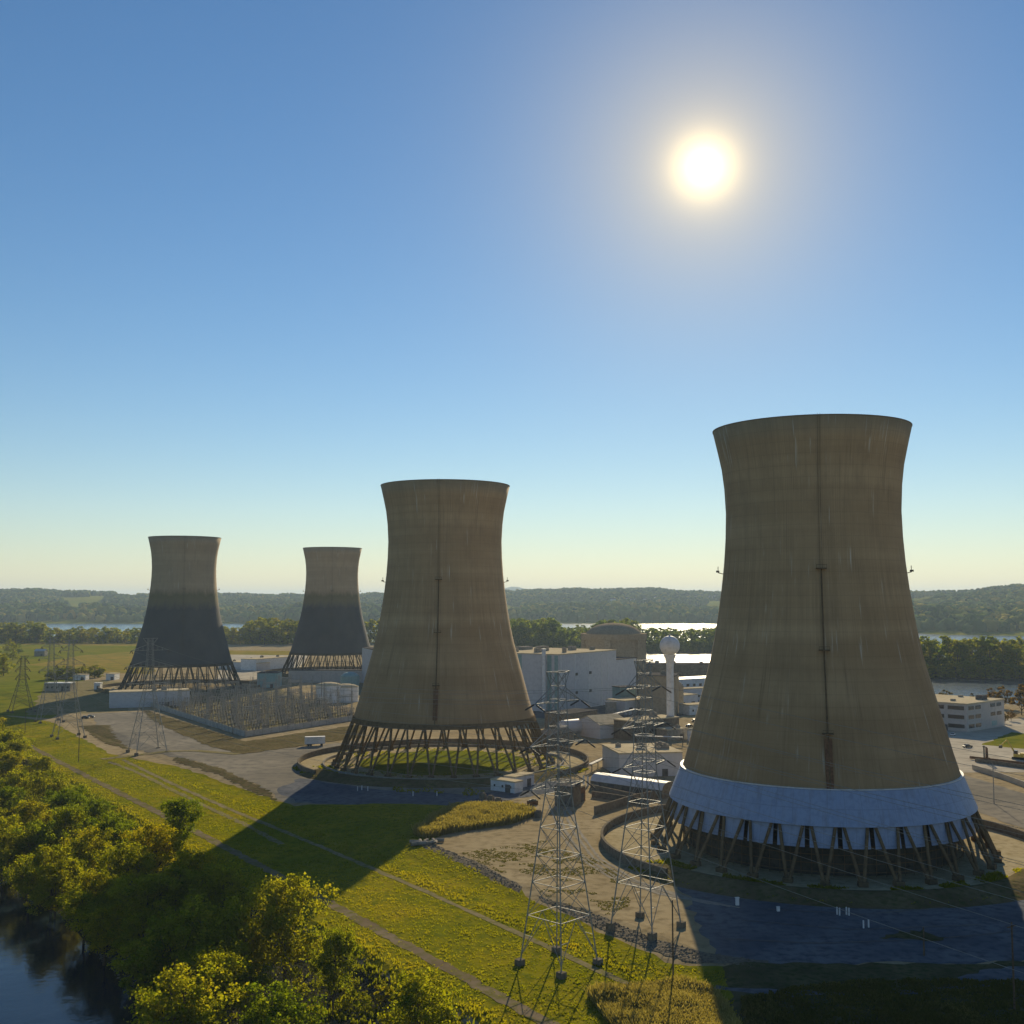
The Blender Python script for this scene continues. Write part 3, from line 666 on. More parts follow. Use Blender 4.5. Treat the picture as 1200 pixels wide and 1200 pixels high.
# water tower: a ball on a slim flared stem
p = G(786, 861); zt = ZT(p, 745)
wt = thing('water_tower', 'white ball shaped water tower on a slim white column', 'water tower', p)
rb = 11.6 * p.y / FOC; zc = zt - rb
prof = [(2.9, -.5), (2.4, 3), (1.9, 8), (1.75, zc - 2.3 * rb), (1.9, zc - 1.6 * rb), (2.6, zc - 1.15 * rb), (3.1, zc - .97 * rb * 0.9)]
MB().lathe(prof, 32).build('column', M['white'], wt, smooth=True)
MB().lathe([(max(.01, rb * math.sin(a)), zc - rb * math.cos(a)) for a in np.linspace(.62, math.pi, 24)], 40).build('tank', M['white'], wt, smooth=True)
MB().tube((0, 0, zt - .05), (0, 0, zt + .9), .5, .35, 10).tube((.9, 0, zt - .2), (.9, 0, zt + 1.4), .06, n=5).build('roof_vent', M['steel'], wt)

def bld(x0, y0, x1, y1, ytop, depth, label, name='plant_building', cat='building', **kw):
    a, b_ = G(x0, y0), G(x1, y1); return building(name, label, cat, a, b_, depth, max(2.5, ZT(a, ytop)), **kw)
bld(750, 838, 792, 839, 792, 24, 'dark brown windowless block right of the turbine hall', wall='brown', roof='roof_dark', nvent=3, door=False)
bld(727, 833, 746, 832, 806, 9, 'small teal annex at the end of the turbine hall', wall='teal', roof='roof_dark', door=False)
bld(795, 812, 860, 808, 797, 18, 'long low white building beyond the water tower column', wall='white', roof='white', win=(9, 1, 2.5, 1.8, 5, 3), door=False)
bld(733, 838, 818, 829, 822, 15, 'low grey workshop with flat tan roof crossing behind the water tower', wall='lilac', roof='roof', win=(7, 1, 3, 1.6, 3.2, 3), nvent=4)
bld(703, 866, 738, 863, 850, 20, 'small pale gabled shed with a sunlit tan roof', 'shed', 'shed', wall='lilac', roof='roof', gable=3.5, nvent=0)
bld(740, 868, 796, 862, 846, 12, 'long low brown building joined to the pale gabled shed', wall='dark_conc', roof='roof', win=(6, 1, 2, 1.5, 3.5, 3), nvent=3)
bld(726, 911, 800, 909, 884, 26, 'wide grey block with flat sunlit roof behind the right pylon', wall='lilac', roof='roof', nvent=5, win=None)
bld(665, 856, 700, 850, 838, 14, 'low dark service block at the foot of the turbine hall', wall='dark_conc', roof='roof_dark', door=True)
bld(424, 800, 440, 806, 759, 30, 'tall narrow grey building half hidden behind the second tower', wall='lilac', roof='roof_dark', door=False)
bld(128, 830, 222, 827, 812, 16, 'long white flat roofed warehouse in front of the left dark tower', 'warehouse', 'warehouse', wall='lilac', roof='roof', nvent=2)
bld(52, 810, 82, 810, 801, 9, 'blue grey shed with pale roof behind the left pylons', 'shed', 'shed', wall='concrete', roof='white', win=(5, 1, 1.6, 1.2, 2.8, 3))
bld(86, 797, 100, 797, 791, 8, 'low pale shed beside the bushes at the left', 'shed', 'shed', wall='white', roof='roof')
bld(124, 797, 134, 797, 790, 12, 'tiny white hut at the foot of the left dark tower', 'hut', 'hut', wall='white', roof='roof')
bld(110, 808, 117, 808, 801, 5, 'tiny pale cabin on the gravel lot at the left', 'hut', 'hut', wall='white', roof='white')
bld(40, 769, 52, 769, 763, 9, 'lone grey farm building in the left field', 'barn', 'barn', wall='concrete', roof='lilac', gable=2)
bld(301, 806, 325, 806, 789, 16, 'dark teal block between the two dark towers', wall='teal', roof='roof_dark')
bld(300, 786, 345, 782, 773, 18, 'long low pale building beyond the concrete lot', wall='white', roof='roof', nvent=2)
bld(256, 783, 300, 786, 775, 16, 'long low grey building right of the left dark tower', wall='lilac', roof='roof', nvent=2)
bld(338, 800, 425, 800, 786, 10, 'long pale corrugated wall building in front of the farthest tower', wall='beige', roof='roof_dark', door=False)
bld(252, 842, 262, 843, 806, 6, 'slim grey control block in the switchyard', wall='lilac', roof='roof_dark', door=True) if False else None
bld(757, 801, 838, 801, 779, 22, 'long dark grey screen house on the river bank behind the water tower', wall='dark_conc', roof='roof_dark', nvent=3, door=False)
bld(800, 822, 838, 820, 808, 8, 'narrow pale lean-to right of the water tower column', wall='lilac', roof='roof', win=(5, 1, 1.6, 1.4, 3, 3))
bld(808, 838, 834, 836, 827, 9, 'small pale hut between the water tower and the nearest tower', 'hut', 'hut', wall='white', roof='roof', win=(3, 1, 1.2, 1.2, 2.4, 3))
bld(782, 868, 806, 866, 856, 8, 'small grey hut in front of the water tower foot', 'hut', 'hut', wall='concrete', roof='roof', nvent=1)
bld(640, 848, 662, 850, 834, 8, 'narrow grey pump house in the shade of the turbine hall', wall='concrete', roof='roof_dark', win=(2, 1, 1.4, 1.4, 4, 3))
bld(684, 846, 702, 845, 838, 6, 'little reddish brown hut in the shade of the turbine hall', 'hut', 'hut', wall='rust', roof='roof_dark')
bld(640, 876, 672, 872, 862, 9, 'low purple grey shed beside the second tower basin', 'shed', 'shed', wall='dark_conc', roof='roof_dark', gable=1.6)
bld(764, 905, 780, 905, 898, 5, 'small rust red shed on the yard before the flat roofed block', 'shed', 'shed', wall='rust', roof='roof')
def pipe_rack(a, b_, label, h=5.0):
    d = b_ - a; t = thing('pipe_rack', label, 'pipe rack', a, math.atan2(d.y, d.x)); L = d.length; n = max(2, int(L / 7))
    for k, (y, r) in enumerate(((-.9, .22), (-.3, .3), (.45, .18), (.95, .25))): MB().tube((0, y, h + r), (L, y, h + r), r, n=8).build('pipe', M[('steel', 'white', 'rust', 'concrete')[k]], t)
    for i in range(n + 1): x = L * i / n; MB().tube((x, -1.2, 0), (x, -1.2, h), .14, n=4).tube((x, 1.2, 0), (x, 1.2, h), .14, n=4).box((x, 0, h - .1), (.2, 2.8, .2)).build('frame', M['steel_dark'], t)
pipe_rack(G(664, 862), G(745, 842), 'long pipe rack along the foot of the turbine hall')
pipe_rack(G(745, 872), G(800, 874), 'pipe rack in front of the low brown building', 3.5)
pipe_rack(G(690, 906), G(724, 890), 'short pipe rack beside the flat roofed block', 3.0)
# small cabins beside the second tower
bld(575, 926, 603, 930, 914, 4.5, 'small white site cabin at the edge of the tower shadow', 'site_cabin', 'cabin', wall='white', roof='roof', win=(3, 1, .7, .8, 1.9, 2), eave=.15)
bld(604, 925, 626, 920, 912, 5, 'grey site cabin with tan roof beside the white cabin', 'site_cabin', 'cabin', wall='lilac', roof='roof', eave=.15)
bld(650, 944, 672, 946, 922, 6, 'dark grey square equipment house under the left pylon', 'equipment_house', 'equipment house', wall='dark_conc', roof='roof_dark', eave=.1)
bld(672, 943, 686, 938, 926, 5, 'small brown lean-to beside the dark equipment house', 'equipment_house', 'equipment house', wall='rust', roof='roof', eave=.1)

# long rounded grey cover building by the retaining walls
p0, p1 = G(700, 922), G(784, 934)
dv = (p1 - p0); L_ = dv.length
vt = thing('covered_hall', 'long grey barrel roofed hall beside the retaining walls', 'building', (p0 + p1) / 2, math.atan2(dv.y, dv.x))
pr = [(-4, 0), (-4, 2.6), (-3.3, 3.9), (-2, 4.8), (0, 5.1), (2, 4.8), (3.3, 3.9), (4, 2.6), (4, 0)]
m = MB(); k = len(pr); vs = [(-L_ / 2, y, z) for y, z in pr] + [(L_ / 2, y, z) for y, z in pr]
m.add(vs, [(i, i + 1, k + i + 1, k + i) for i in range(1, k - 2)]); m.build('roof', M['lilac'], vt)
m = MB(); m.add([vs[i] for i in (0, 1, k + 1, k)], [(0, 3, 2, 1)]); m.add([vs[i] for i in (k - 1, k - 2, 2 * k - 2, 2 * k - 1)], [(0, 1, 2, 3)])
m.add(vs[:k], [tuple(range(k))]); m.add(vs[k:], [tuple(range(k - 1, -1, -1))]); m.build('wall', M['dark_conc'], vt)
for i in range(5): MB().box((-L_ / 2 + L_ * (i + .5) / 5, -4.05, 1.4), (3, .2, 2.0)).build('door', M['roof_dark'], vt)

def wall(pts, h, th_, label, mat='dark_conc', name='retaining_wall', cat='wall', group=None, zoff=0):
    ps = [Vector(p) for p in pts]; c = ps[0]
    m = MB()
    for a, b_ in zip(ps[:-1], ps[1:]):
        d = (b_ - a); m.box(((a + b_) / 2 - c) + Vector((0, 0, h / 2 + zoff)), ((d.length), th_, h), math.atan2(d.y, d.x))
    o = m.build(name, M[mat], loc=c); return tag(o, label, cat, group)
wall([G(694, 927), G(745, 938)], 2.2, .6, 'dark retaining wall nearest the barrel roofed hall')
wall([G(694, 934), G(760, 944)], 2.0, .6, 'middle dark retaining wall of the trench by the round basin')
wall([G(697, 955), G(745, 940), G(775, 934)], 2.6, .6, 'front dark retaining wall bending beside the round basin')
wall([G(1140, 902), G(1175, 913), G(1215, 928)], 2.0, .5, 'long low pale concrete wall right of the nearest tower', 'pale_lot', 'low_wall')
wall([G(1143, 893), G(1215, 903)], 1.6, .5, 'low kerb wall beyond the pipe machine at the right', 'dark_conc', 'low_wall')
for i, (x, y) in enumerate(((566, 937), (575, 940), (584, 943), (594, 946), (604, 949), (613, 952), (622, 955), (631, 958))):
    q = G(x, y); o = MB().box((0, 0, .9), (2.1, 1.3, 1.8)).box((0, 0, 2.0), (1.4, .9, .5)).build('concrete_block', M['dark_conc'], loc=q, rz=-.6 + random.uniform(-.1, .1))
    tag(o, 'grey concrete block in the row along the reed patch', 'block', 'concrete blocks in a row')

# office building
KO = Vector((228, 562)); o1 = Vector((.74, .673)); o2 = Vector((-.673, .74))
ob = thing('office_building', 'three storey beige office building with dark strip windows and tan roof', 'office', (KO.x, KO.y, 0))
HO = ZT(Vector((228, 562, 0)), 826)
def op(a, b_): q = o1 * a + o2 * b_; return (q.x, q.y)
MB().prism([op(0, 0), op(42, 0), op(42, 46), op(0, 46)], -1, HO).build('wall', M['beige'], ob)
orf = MB().prism([op(-.4, -.4), op(42.4, -.4), op(42.4, 46.4), op(-.4, 46.4)], HO + .005, HO + .6).build('roof', M['roof'], ob)
MB().box((*op(29, 6), HO + 1.7), (5, 4, 2.2), math.atan2(o1.y, o1.x)).build('roof_plant', M['roof_dark'], orf)
for q in ((10, 12), (20, 30), (35, 20)): MB().box((*op(*q), HO + 1.1), (2, 2, 1), .7).build('roof_vent', M['concrete'], orf)
fh = HO / 3
for fl in range(3):
    z0 = fl * fh + fh * .38; z1 = z0 + fh * .42
    for a0, a1 in ((1.5, 7.5), (9, 15)) + (((26, 31.5), (33, 38.5)) if fl else ()):
        MB().prism([op(a0, -.1), op(a1, -.1), op(a1, -.01), op(a0, -.01)], z0, z1).build('window', M['glass'], ob)
    for b0, b1 in ((1.5, 10), (12, 21), (23, 32), (34, 44)):
        MB().prism([op(-.1, b0), op(-.01, b0), op(-.01, b1), op(-.1, b1)], z0, z1).build('window', M['glass'], ob)
MB().prism([op(-.15, 10.3), op(-.01, 10.3), op(-.01, 11.7), op(-.15, 11.7)], 0, 3).build('door', M['roof_dark'], ob)
MB().prism([op(27, -.12), op(33, -.12), op(33, -.01), op(27, -.01)], 1.2, 3.6).build('entrance_panel', M['teal'], ob)

# storage tanks
def tank(px, py, rad, h, label, mat='white', dome=2.0):
    q = G(px, py); t = thing('storage_tank', label, 'tank', q)
    MB().lathe([(rad, -.5), (rad, h)], 40).build('tank_wall', M[mat], t, smooth=True)
    MB().lathe([(rad + .25, h), (rad + .25, h + .3), (rad * .7, h + dome * .65), (rad * .35, h + dome * .93), (.01, h + dome)], 40).build('tank_roof', M['roof'] if mat == 'white' else M[mat], t, smooth=True)
    m = MB()
    for s_ in (-.25, .25): m.tube((s_, -rad - .3, 0), (s_, -rad - .3, h), .05, n=4)
    for k_ in range(int(h)): m.box((0, -rad - .3, k_ + .5), (.5, .06, .06))
    m.build('ladder', M['steel'], t)
tank(716, 838, 3.2, 7, 'small grey tank at the foot of the teal annex', 'concrete', 1.2)
tank(826, 858, 3.0, 6, 'small pale tank between the water tower and the nearest tower', 'lilac', 1.2)
tank(812, 868, 2.6, 5, 'squat white tank near the foot of the water tower', 'white', 1.0)
tank(385, 823, 8.2, 11, 'white domed storage tank behind the switchyard, left of the white pair')
tank(405, 822, 8.2, 9.5, 'white domed storage tank behind the switchyard, touching the second tower edge')
tank(410, 806, 7.0, 8.5, 'pale teal round tank in front of the farthest tower', 'teal', 3.5)
q = G(791, 833); tank(791, 833, 5.2, 14, 'brown domed vessel directly behind the water tower column', 'brown', 4.0)
q = G(675, 862)
hz = thing('horizontal_tank', 'long grey cylindrical tank lying beside the turbine hall', 'tank', q, .7)
m = MB(); prf = [(.01, -11), (2.2, -10.6), (3.3, -9.6), (3.6, -8.4), (3.6, 8.4), (3.3, 9.6), (2.2, 10.6), (.01, 11)]
mm = MB().lathe(prf, 28); mm.v = [(z, x, y + 4.4) for x, y, z in mm.v]; mm.build('vessel', M['lilac'], hz, smooth=True)
for xx in (-6, 6): MB().box((xx, 0, 1), (1, 5, 2.2)).build('saddle', M['concrete'], hz)

# ------------------------------------------------------------------ switchyard
C00, C10, C01, C11 = G(287, 864), G(424, 843), G(160, 823), G(330, 808)
def Y(u, v): return (C00 * (1 - u) + C10 * u) * (1 - v) + (C01 * (1 - u) + C11 * u) * v
drape('switchyard_gravel', [Y(0, 0), Y(1, 0), Y(1, 1), Y(0, 1)], M['track'], amp=.5)
def fence(a, b_, label, h=3.0, mat='fence', step=6.0):
    d = b_ - a; t = thing('perimeter_fence', label, 'fence', a, math.atan2(d.y, d.x)); L = d.length; n = max(2, int(L / step))
    pm = MB()
    pm.box((L / 2, 0, h * .5), (L, .12, h * .94))
    pm.box((L / 2, .0, h + .3), (L, .05, .05))
    pm.build('panel', M[mat], t)
    p = MB().tube((0, -.13, 0), (0, -.13, h + .5), .09, n=6).build('post', M['steel'], t)
    for i in range(1, n + 1):
        c = p.copy(); COL.objects.link(c); c.parent = t; c.location = (L * i / n, 0, 0)
fence(C01, C00, 'long pale fence along the left side of the switchyard')
fence(C00, C10, 'pale fence along the front of the switchyard')
fence(C10, C11, 'pale fence along the right side of the switchyard behind the second tower') if False else None
def gantry():
    t = thing('switchyard_gantry', 'tall steel portal gantry among the switchyard equipment', 'gantry', (0, 0, 0), 0, 'switchyard portal gantries')
    for s_ in (-1, 1):
        m = MB()
        for dx in (-.5, .5):
            for dy in (-.5, .5): m.tube((s_ * 6 + dx, dy, 0), (s_ * 6 + dx * .5, dy * .5, 15), .1, n=4)
        for k_ in range(8):
            z = k_ * 1.9; m.tube((s_ * 6 - .5, -.5, z), (s_ * 6 + .5, -.5, z + 1.9), .05, n=4); m.tube((s_ * 6 + .5, .5, z), (s_ * 6 - .5, .5, z + 1.9), .05, n=4)
        m.tube((s_ * 6, 0, 15), (s_ * 6, 0, 18), .07, n=4)
        m.build('post', M['steel'], t)
    m = MB()
    for dy, z in ((-.4, 12), (.4, 12), (-.4, 13), (.4, 13)): m.tube((-6, dy, z), (6, dy, z), .09, n=4)
    for k_ in range(10): x = -6 + k_ * 1.2; m.tube((x, -.4, 12), (x + 1.2, -.4, 13), .05, n=4); m.tube((x, .4, 13), (x + 1.2, .4, 12), .05, n=4)
    m.build('beam', M['steel'], t)
    m = MB()
    for q_ in range(7): m.tube((0, 0, 11.8 - q_ * .3), (0, 0, 11.65 - q_ * .3), .17, n=7)
    m.tube((0, 0, 12), (0, 0, 9.6), .05, n=4); o = m.build('insulator', M['porcelain'], t, (-4, 0, 0))
    for x in (0, 4): c = o.copy(); COL.objects.link(c); c.location.x = x
    return t
def bushing():
    t = thing('switch_stand', 'steel stand with pale insulator columns in the switchyard', 'switchgear', (0, 0, 0), 0, 'switchyard insulator stands')
    m = MB()
    for x in (-2.2, 0, 2.2):
        m.tube((x, 0, 0), (x, 0, 3.2), .16, n=5)
    m.box((0, 0, 3.3), (5.4, .5, .25)); m.build('frame', M['steel_dark'], t)
    m = MB()
    for q_ in range(6): m.tube((0, 0, 3.5 + q_ * .42), (0, 0, 3.8 + q_ * .42), .28, .2, n=8)
    m.tube((0, 0, 5.9), (0, 0, 6.4), .12, n=6); o = m.build('insulator', M['porcelain'], t, (-2.2, 0, 0))
    for x in (0, 2.2): c = o.copy(); COL.objects.link(c); c.location.x = x
    return t
def breaker():
    t = thing('circuit_breaker', 'grey box breaker with three slanted bushings in the switchyard', 'switchgear', (0, 0, 0), 0, 'switchyard circuit breakers')
    MB().box((0, 0, 1.5), (3.4, 2, 1.8)).box((-1.3, 0, .3), (.3, 1.6, .7)).box((1.3, 0, .3), (.3, 1.6, .7)).build('tank', M['concrete'], t)
    for s_ in (-1, 1):
        o = MB().tube((0, s_ * .4, 2.4), (0, s_ * 1.5, 5.4), .26, .14, n=7).build('bushing', M['porcelain'], t, (-1.2, 0, 0))
        for x in (0, 1.2): c = o.copy(); COL.objects.link(c); c.location.x = x
    return t
g0, s0, b0 = gantry(), bushing(), breaker()
yrot = math.atan2((C10 - C00).y, (C10 - C00).x)
first = True
for i in range(5):
    for j in range(7):
        if i >= 3 and j == 6: continue
        q = Y(.1 + .2 * i, .06 + .14 * j)
        if first: g0.location = q; g0.rotation_euler.z = yrot; first = False
        else: dup(g0, q, yrot)
first = True
for i in range(14):
    for j in range(18):
        u, v = .03 + .072 * i + random.uniform(-.012, .012), .03 + .053 * j
        if v > .75 and u > .72: continue
        q = Y(u, v)
        if (i + 2 * j) % 5 == 0:
            if b0.location.length < 1: b0.location = q; b0.rotation_euler.z = yrot
            else: dup(b0, q, yrot)
        else:
            if first: s0.location = q; s0.rotation_euler.z = yrot; first = False
            else: dup(s0, q, yrot)
for k_, (u, v) in enumerate(((.05, .1), (.35, .02), (.7, .08), (.1, .5), (.5, .45), (.9, .3), (.3, .8), (.65, .7), (.95, .05), (.2, .28))):
    q = Y(u, v); o = thing('lightning_mast', 'slim lightning mast rising above the switchyard equipment', 'mast', q, 0, 'switchyard lightning masts')
    MB().tube((0, 0, 0), (0, 0, 14), .2, .14, 6).build('pole', M['steel'], o); MB().tube((0, 0, 14), (0, 0, 22), .1, .04, 6).build('spike', M['steel_dark'], o)

# ------------------------------------------------------------------ poles, vehicles, small things
def upole(px, py, h, label, arm=False, mat='wood', group=None):
    q = G(px, py); t = thing('utility_pole', label, 'pole', q, DA, group)
    MB().tube((0, 0, -.5), (0, 0, h), .17, .12, 8).build('pole', M[mat], t)
    if arm: MB().box((0, 0, h - .7), (.12, 2.4, .14)).build('cross_bar', M[mat], t)
    else: MB().tube((0, 0, h), (0, 0, h + .25), .16, .1, 8).build('cap', M['steel_dark'], t)
upole(789, 1152, 14, 'bare brown timber pole at the edge of the near tower shadow')
upole(29, 864, 14, 'brown timber pole on the far grass at the left edge')
upole(92, 893, 13, 'brown timber pole standing in the bright grass below the left pylons')
upole(90, 812, 12, 'thin timber pole beside the gravel lot', True)
upole(1165, 942, 13, 'slim pale lamp pole beside the road right of the nearest tower', mat='steel')
upole(1189, 1185, 14, 'thin pole in the shaded corner at the bottom right', True)
upole(1083, 1120, 5, 'short dark post standing in the shaded apron')

def car(q, rz, label, paint, group=None, van=False):
    t = thing('parked_car', label, 'car', q, rz, group)
    sec = [(-2.2, .35), (-2.2, .85), (-1.9, .98), (-1.1, 1.0), (1.0, 1.0), (2.0, .85), (2.2, .6), (2.2, .35)]
    m = MB(); k_ = len(sec); vs = [(x, -.88, z) for x, z in sec] + [(x, .88, z) for x, z in sec]
    m.add(vs, [tuple(range(k_)), tuple(range(2 * k_ - 1, k_ - 1, -1))] + [(i, k_ + i, k_ + (i + 1) % k_, (i + 1) % k_) for i in range(k_)]); m.build('body', M[paint], t)
    cab = [(-1.8, .97), (-1.3, 1.45), (.3, 1.47), (1.05, .97)]
    m = MB(); vs = [(x, s_ * (.82 if i in (0, 3) else .66), z) for s_ in (-1, 1) for i, (x, z) in enumerate(cab)]
    m.add(vs, [(0, 1, 2, 3), (7, 6, 5, 4), (0, 4, 5, 1), (2, 6, 7, 3)]); m.build('window', M['glass'], t)
    m = MB().box((-.5, 0, 1.48), (1.5, 1.3, .06)).build('roof', M[paint], t)
    wpr = MB().tube((0, -.11, 0), (0, .11, 0), .33, n=14)
    for x in (-1.35, 1.4):
        for y in (-.8, .8): wpr.build('wheel', M['rubber'], t, (x, y, .33))
    return t
c0 = car(G(1134, 876), .4, 'dark car parked on the pale lot in front of the office', 'car_dark')
car(G(100, 842), .2, 'dark car beside the pale patch on the left gravel lot, left of two', 'car_dark')
car(G(106, 841), .2, 'dark car beside the pale patch on the left gravel lot, right of two', 'car_dark')
cw = car(G(1117, 862), 1.0, 'white car in the shade at the office corner', 'white')
spots = [(284, 778), (291, 776), (300, 779), (308, 774), (318, 777), (326, 772), (334, 775), (295, 772)]
for i, (x, y) in enumerate(spots): dup(cw, G(x, y), random.uniform(0, 3), label='tiny pale car scattered on the far concrete lot', group='cars on the far concrete lot')
for i, (x, y) in enumerate(((815, 846), (822, 842), (808, 852), (826, 850))): dup(c0, G(x, y), .3 * i, label='dark car parked by the water tower foot', group='cars near the water tower')

# box trailer
q = G(369, 874)
t = thing('box_trailer', 'white box trailer parked on the road beside the switchyard bank', 'trailer', q, .25)
MB().box((0, 0, 2.6), (9, 2.6, 3.2)).build('box', M['white'], t); MB().box((0, 0, .95), (8.6, 1.2, .2)).build('chassis', M['steel_dark'], t)
MB().box((-4.53, 0, 2.6), (.06, 2.2, 2.7)).build('door', M['lilac'], t)
for x in (-3, -1.9, 3): 
    for y in (-1.05, 1.05): MB().tube((0, -.15, 0), (0, .15, 0), .5, n=14).build('wheel', M['rubber'], t, (x, y, .5))
# excavator at the right edge
q = G(1194, 890); t = thing('excavator', 'yellow tracked excavator with raised boom at the right edge', 'excavator', q, 2.4)
for s_ in (-1, 1): MB().prism([(-2.3, s_ * 1.3 - .35), (2.3, s_ * 1.3 - .35), (2.3, s_ * 1.3 + .35), (-2.3, s_ * 1.3 + .35)], .02, 1.0).build('track', M['rubber'], t)
MB().box((-.3, 0, 1.7), (4, 2.8, 1.2)).box((-1.6, 0, 2.5), (1.5, 2.6, .6)).build('body', M['yellow'], t); MB().box((.9, .7, 2.9), (1.5, 1.2, 1.5)).build('cab', M['glass'], t)
MB().tube((1.2, -.3, 2.0), (4.6, -.3, 7.6), .38, .3, 6).build('boom', M['yellow'], t); MB().tube((4.6, -.3, 7.6), (7.2, -.3, 5.2), .28, .2, 6).build('stick', M['yellow'], t)
MB().box((7.3, -.3, 4.6), (1.1, 1.2, 1.2)).build('bucket', M['steel_dark'], t)
# pipe rig: upright rusty machine on a long pipe
a, b_ = G(1137, 890), G(1215, 899)
tag(MB().tube((0, 0, .9), (b_ - a) + Vector((0, 0, .9)), .55, n=10).build('pipe', M['rust'], loc=a), 'long rusty pipe lying across the pale lot at the right', 'pipe')
q = G(1156, 894); t = thing('pump_rig', 'rusty upright pump rig standing on the long pipe', 'machine', q, .3)
MB().box((0, 0, 1.1), (2.4, 1.6, 2)).build('base', M['rust'], t); MB().tube((.3, 0, 2), (.3, 0, 6), .6, .5, 8).build('motor', M['rust'], t)
MB().tube((-1.0, 0, 2), (-1.0, 0, 7), .3, .3, 8).tube((-1.6, 0, 6.6), (.4, 0, 6.2), .2, n=6).build('standpipe', M['steel_dark'], t)
# white marker posts
for i, (x, y, g_) in enumerate([(981, 1072, 0), (984, 1073, 0), (992, 1072, 0), (995, 1073, 0), (1012, 1088, 0), (1018, 1087, 0), (419, 927, 1), (424, 926, 1), (431, 927, 1), (484, 933, 1), (512, 933, 1)]):
    o = MB().tube((0, 0, 0), (0, 0, 1.5), .17, .15, 8).tube((0, 0, 1.5), (0, 0, 1.6), .2, .1, 8).build('marker_post', M['white'], loc=G(x, y))
    if g_ == 0: tag(o, 'short white post on the shaded apron before the nearest tower', 'post', 'white posts before the nearest tower')
    else: tag(o, 'short white post in the shade before the second tower', 'post', 'white posts before the second tower')
q = G(912, 1068); t = thing('valve_box', 'small white valve cabinet alone on the shaded apron', 'cabinet', q, .2); MB().box((0, 0, .45), (.6, .5, .9)).build('box', M['white'], t); MB().box((0, 0, .94), (.7, .6, .08)).build('lid', M['white'], t)
q = G(864, 1061); t = thing('valve_box', 'slim white cabinet near the edge of the near tower shadow', 'cabinet', q, .2); MB().box((0, 0, .8), (.7, .5, 1.6)).build('box', M['white'], t); MB().box((0, 0, 1.65), (.9, .7, .1)).build('lid', M['white'], t)
# bundles of grey pipes beside the reeds
base = G(500, 988)
for i in range(9):
    r_, c_ = divmod(i, 5)
    o = MB().lathe([(.5, -1.3), (.5, 1.3), (.38, 1.3), (.38, -1.3)], 14, closed_prof=True)
    o.v = [(z, x, y + .56) for x, y, z in o.v]
    o = o.build('concrete_pipe', M['concrete'], loc=base + Vector((-3.2 + c_ * 1.6 + random.uniform(-.3, .3) + r_ * .7, (c_ - 2) * .5 - 2.2 * r_, 0)), rz=random.uniform(0, 3))
    tag(o, 'grey pipe in the pile between reeds and gravel bank', 'pipe', 'pile of grey pipes')
# junk and plant beside the cabins
q = G(624, 943); t = thing('rusty_skip', 'small rusty skip loaded with scrap on the yard near the reeds', 'skip', q, .5)
MB().prism([(-1.6, -.9), (1.6, -.9), (1.6, .9), (-1.6, .9)], 0, 1.2).build('tub', M['rust'], t)
m = MB()
for k_ in range(14): m.box((random.uniform(-1.3, 1.3), random.uniform(-.7, .7), 1.3 + random.uniform(0, .5)), (random.uniform(.3, 1.2), .3, .25), random.uniform(0, 3))
m.box((0, 0, 1.25), (2.9, 1.5, .3)); m.build('scrap', M['steel_dark'], t)
for i, (x, y) in enumerate(((684, 920), (689, 921), (694, 921))):
    o = MB().tube((0, 0, 0), (0, 0, 3.0), .4, .32, 9).tube((0, 0, 3.0), (0, 0, 3.5), .35, .05, 9).build('vent_pipe', M['white'], loc=G(x, y)); tag(o, 'short white vent pipe in a row of three by the hall end', 'pipe', 'three white vent pipes')

# distant houses on the hill get built with the hills below

# ------------------------------------------------------------------ vegetation
def cards(name, cen, size, tint, mat, up=0.0, nrm=None, aspect=1.0, parent=None, bend=True):
    """many leaf-sized quads; cen (n,3), size (n), tint (n)"""
    n = len(cen); cen = np.asarray(cen, float); size = np.asarray(size, float)
    if nrm is None:
        nr = rng.normal(size=(n, 3)); nr[:, 2] += up
    else: nr = nrm + rng.normal(size=(n, 3)) * .55
    nr /= np.linalg.norm(nr, axis=1)[:, None]
    a = np.cross(nr, rng.normal(size=(n, 3))); a /= np.linalg.norm(a, axis=1)[:, None]; b = np.cross(nr, a)
    s = size[:, None] * .5
    sk = rng.uniform(.55, 1.0, (n, 4, 1))
    c = np.stack([cen - a * s * sk[:, 0] * aspect, cen - b * s * sk[:, 1], cen + a * s * sk[:, 2] * aspect, cen + b * s * sk[:, 3]], 1)
    if bend: c[:, 0] += nr * s * .4; c[:, 2] += nr * s * .4
    me = bpy.data.meshes.new(name); me.vertices.add(4 * n); me.vertices.foreach_set('co', c.reshape(-1))
    me.loops.add(4 * n); me.loops.foreach_set('vertex_index', np.arange(4 * n, dtype=np.int32))
    me.polygons.add(n); me.polygons.foreach_set('loop_start', np.arange(0, 4 * n, 4, dtype=np.int32))
    try: me.polygons.foreach_set('loop_total', np.full(n, 4, dtype=np.int32))
    except Exception: pass
    at = me.attributes.new('tint', 'FLOAT', 'POINT'); at.data.foreach_set('value', np.repeat(np.clip(tint, 0, 1), 4).astype(np.float32))
    me.materials.append(mat); me.update(calc_edges=True); me.validate()
    o = bpy.data.objects.new(name, me); COL.objects.link(o)
    if parent: o.parent = parent
    return o

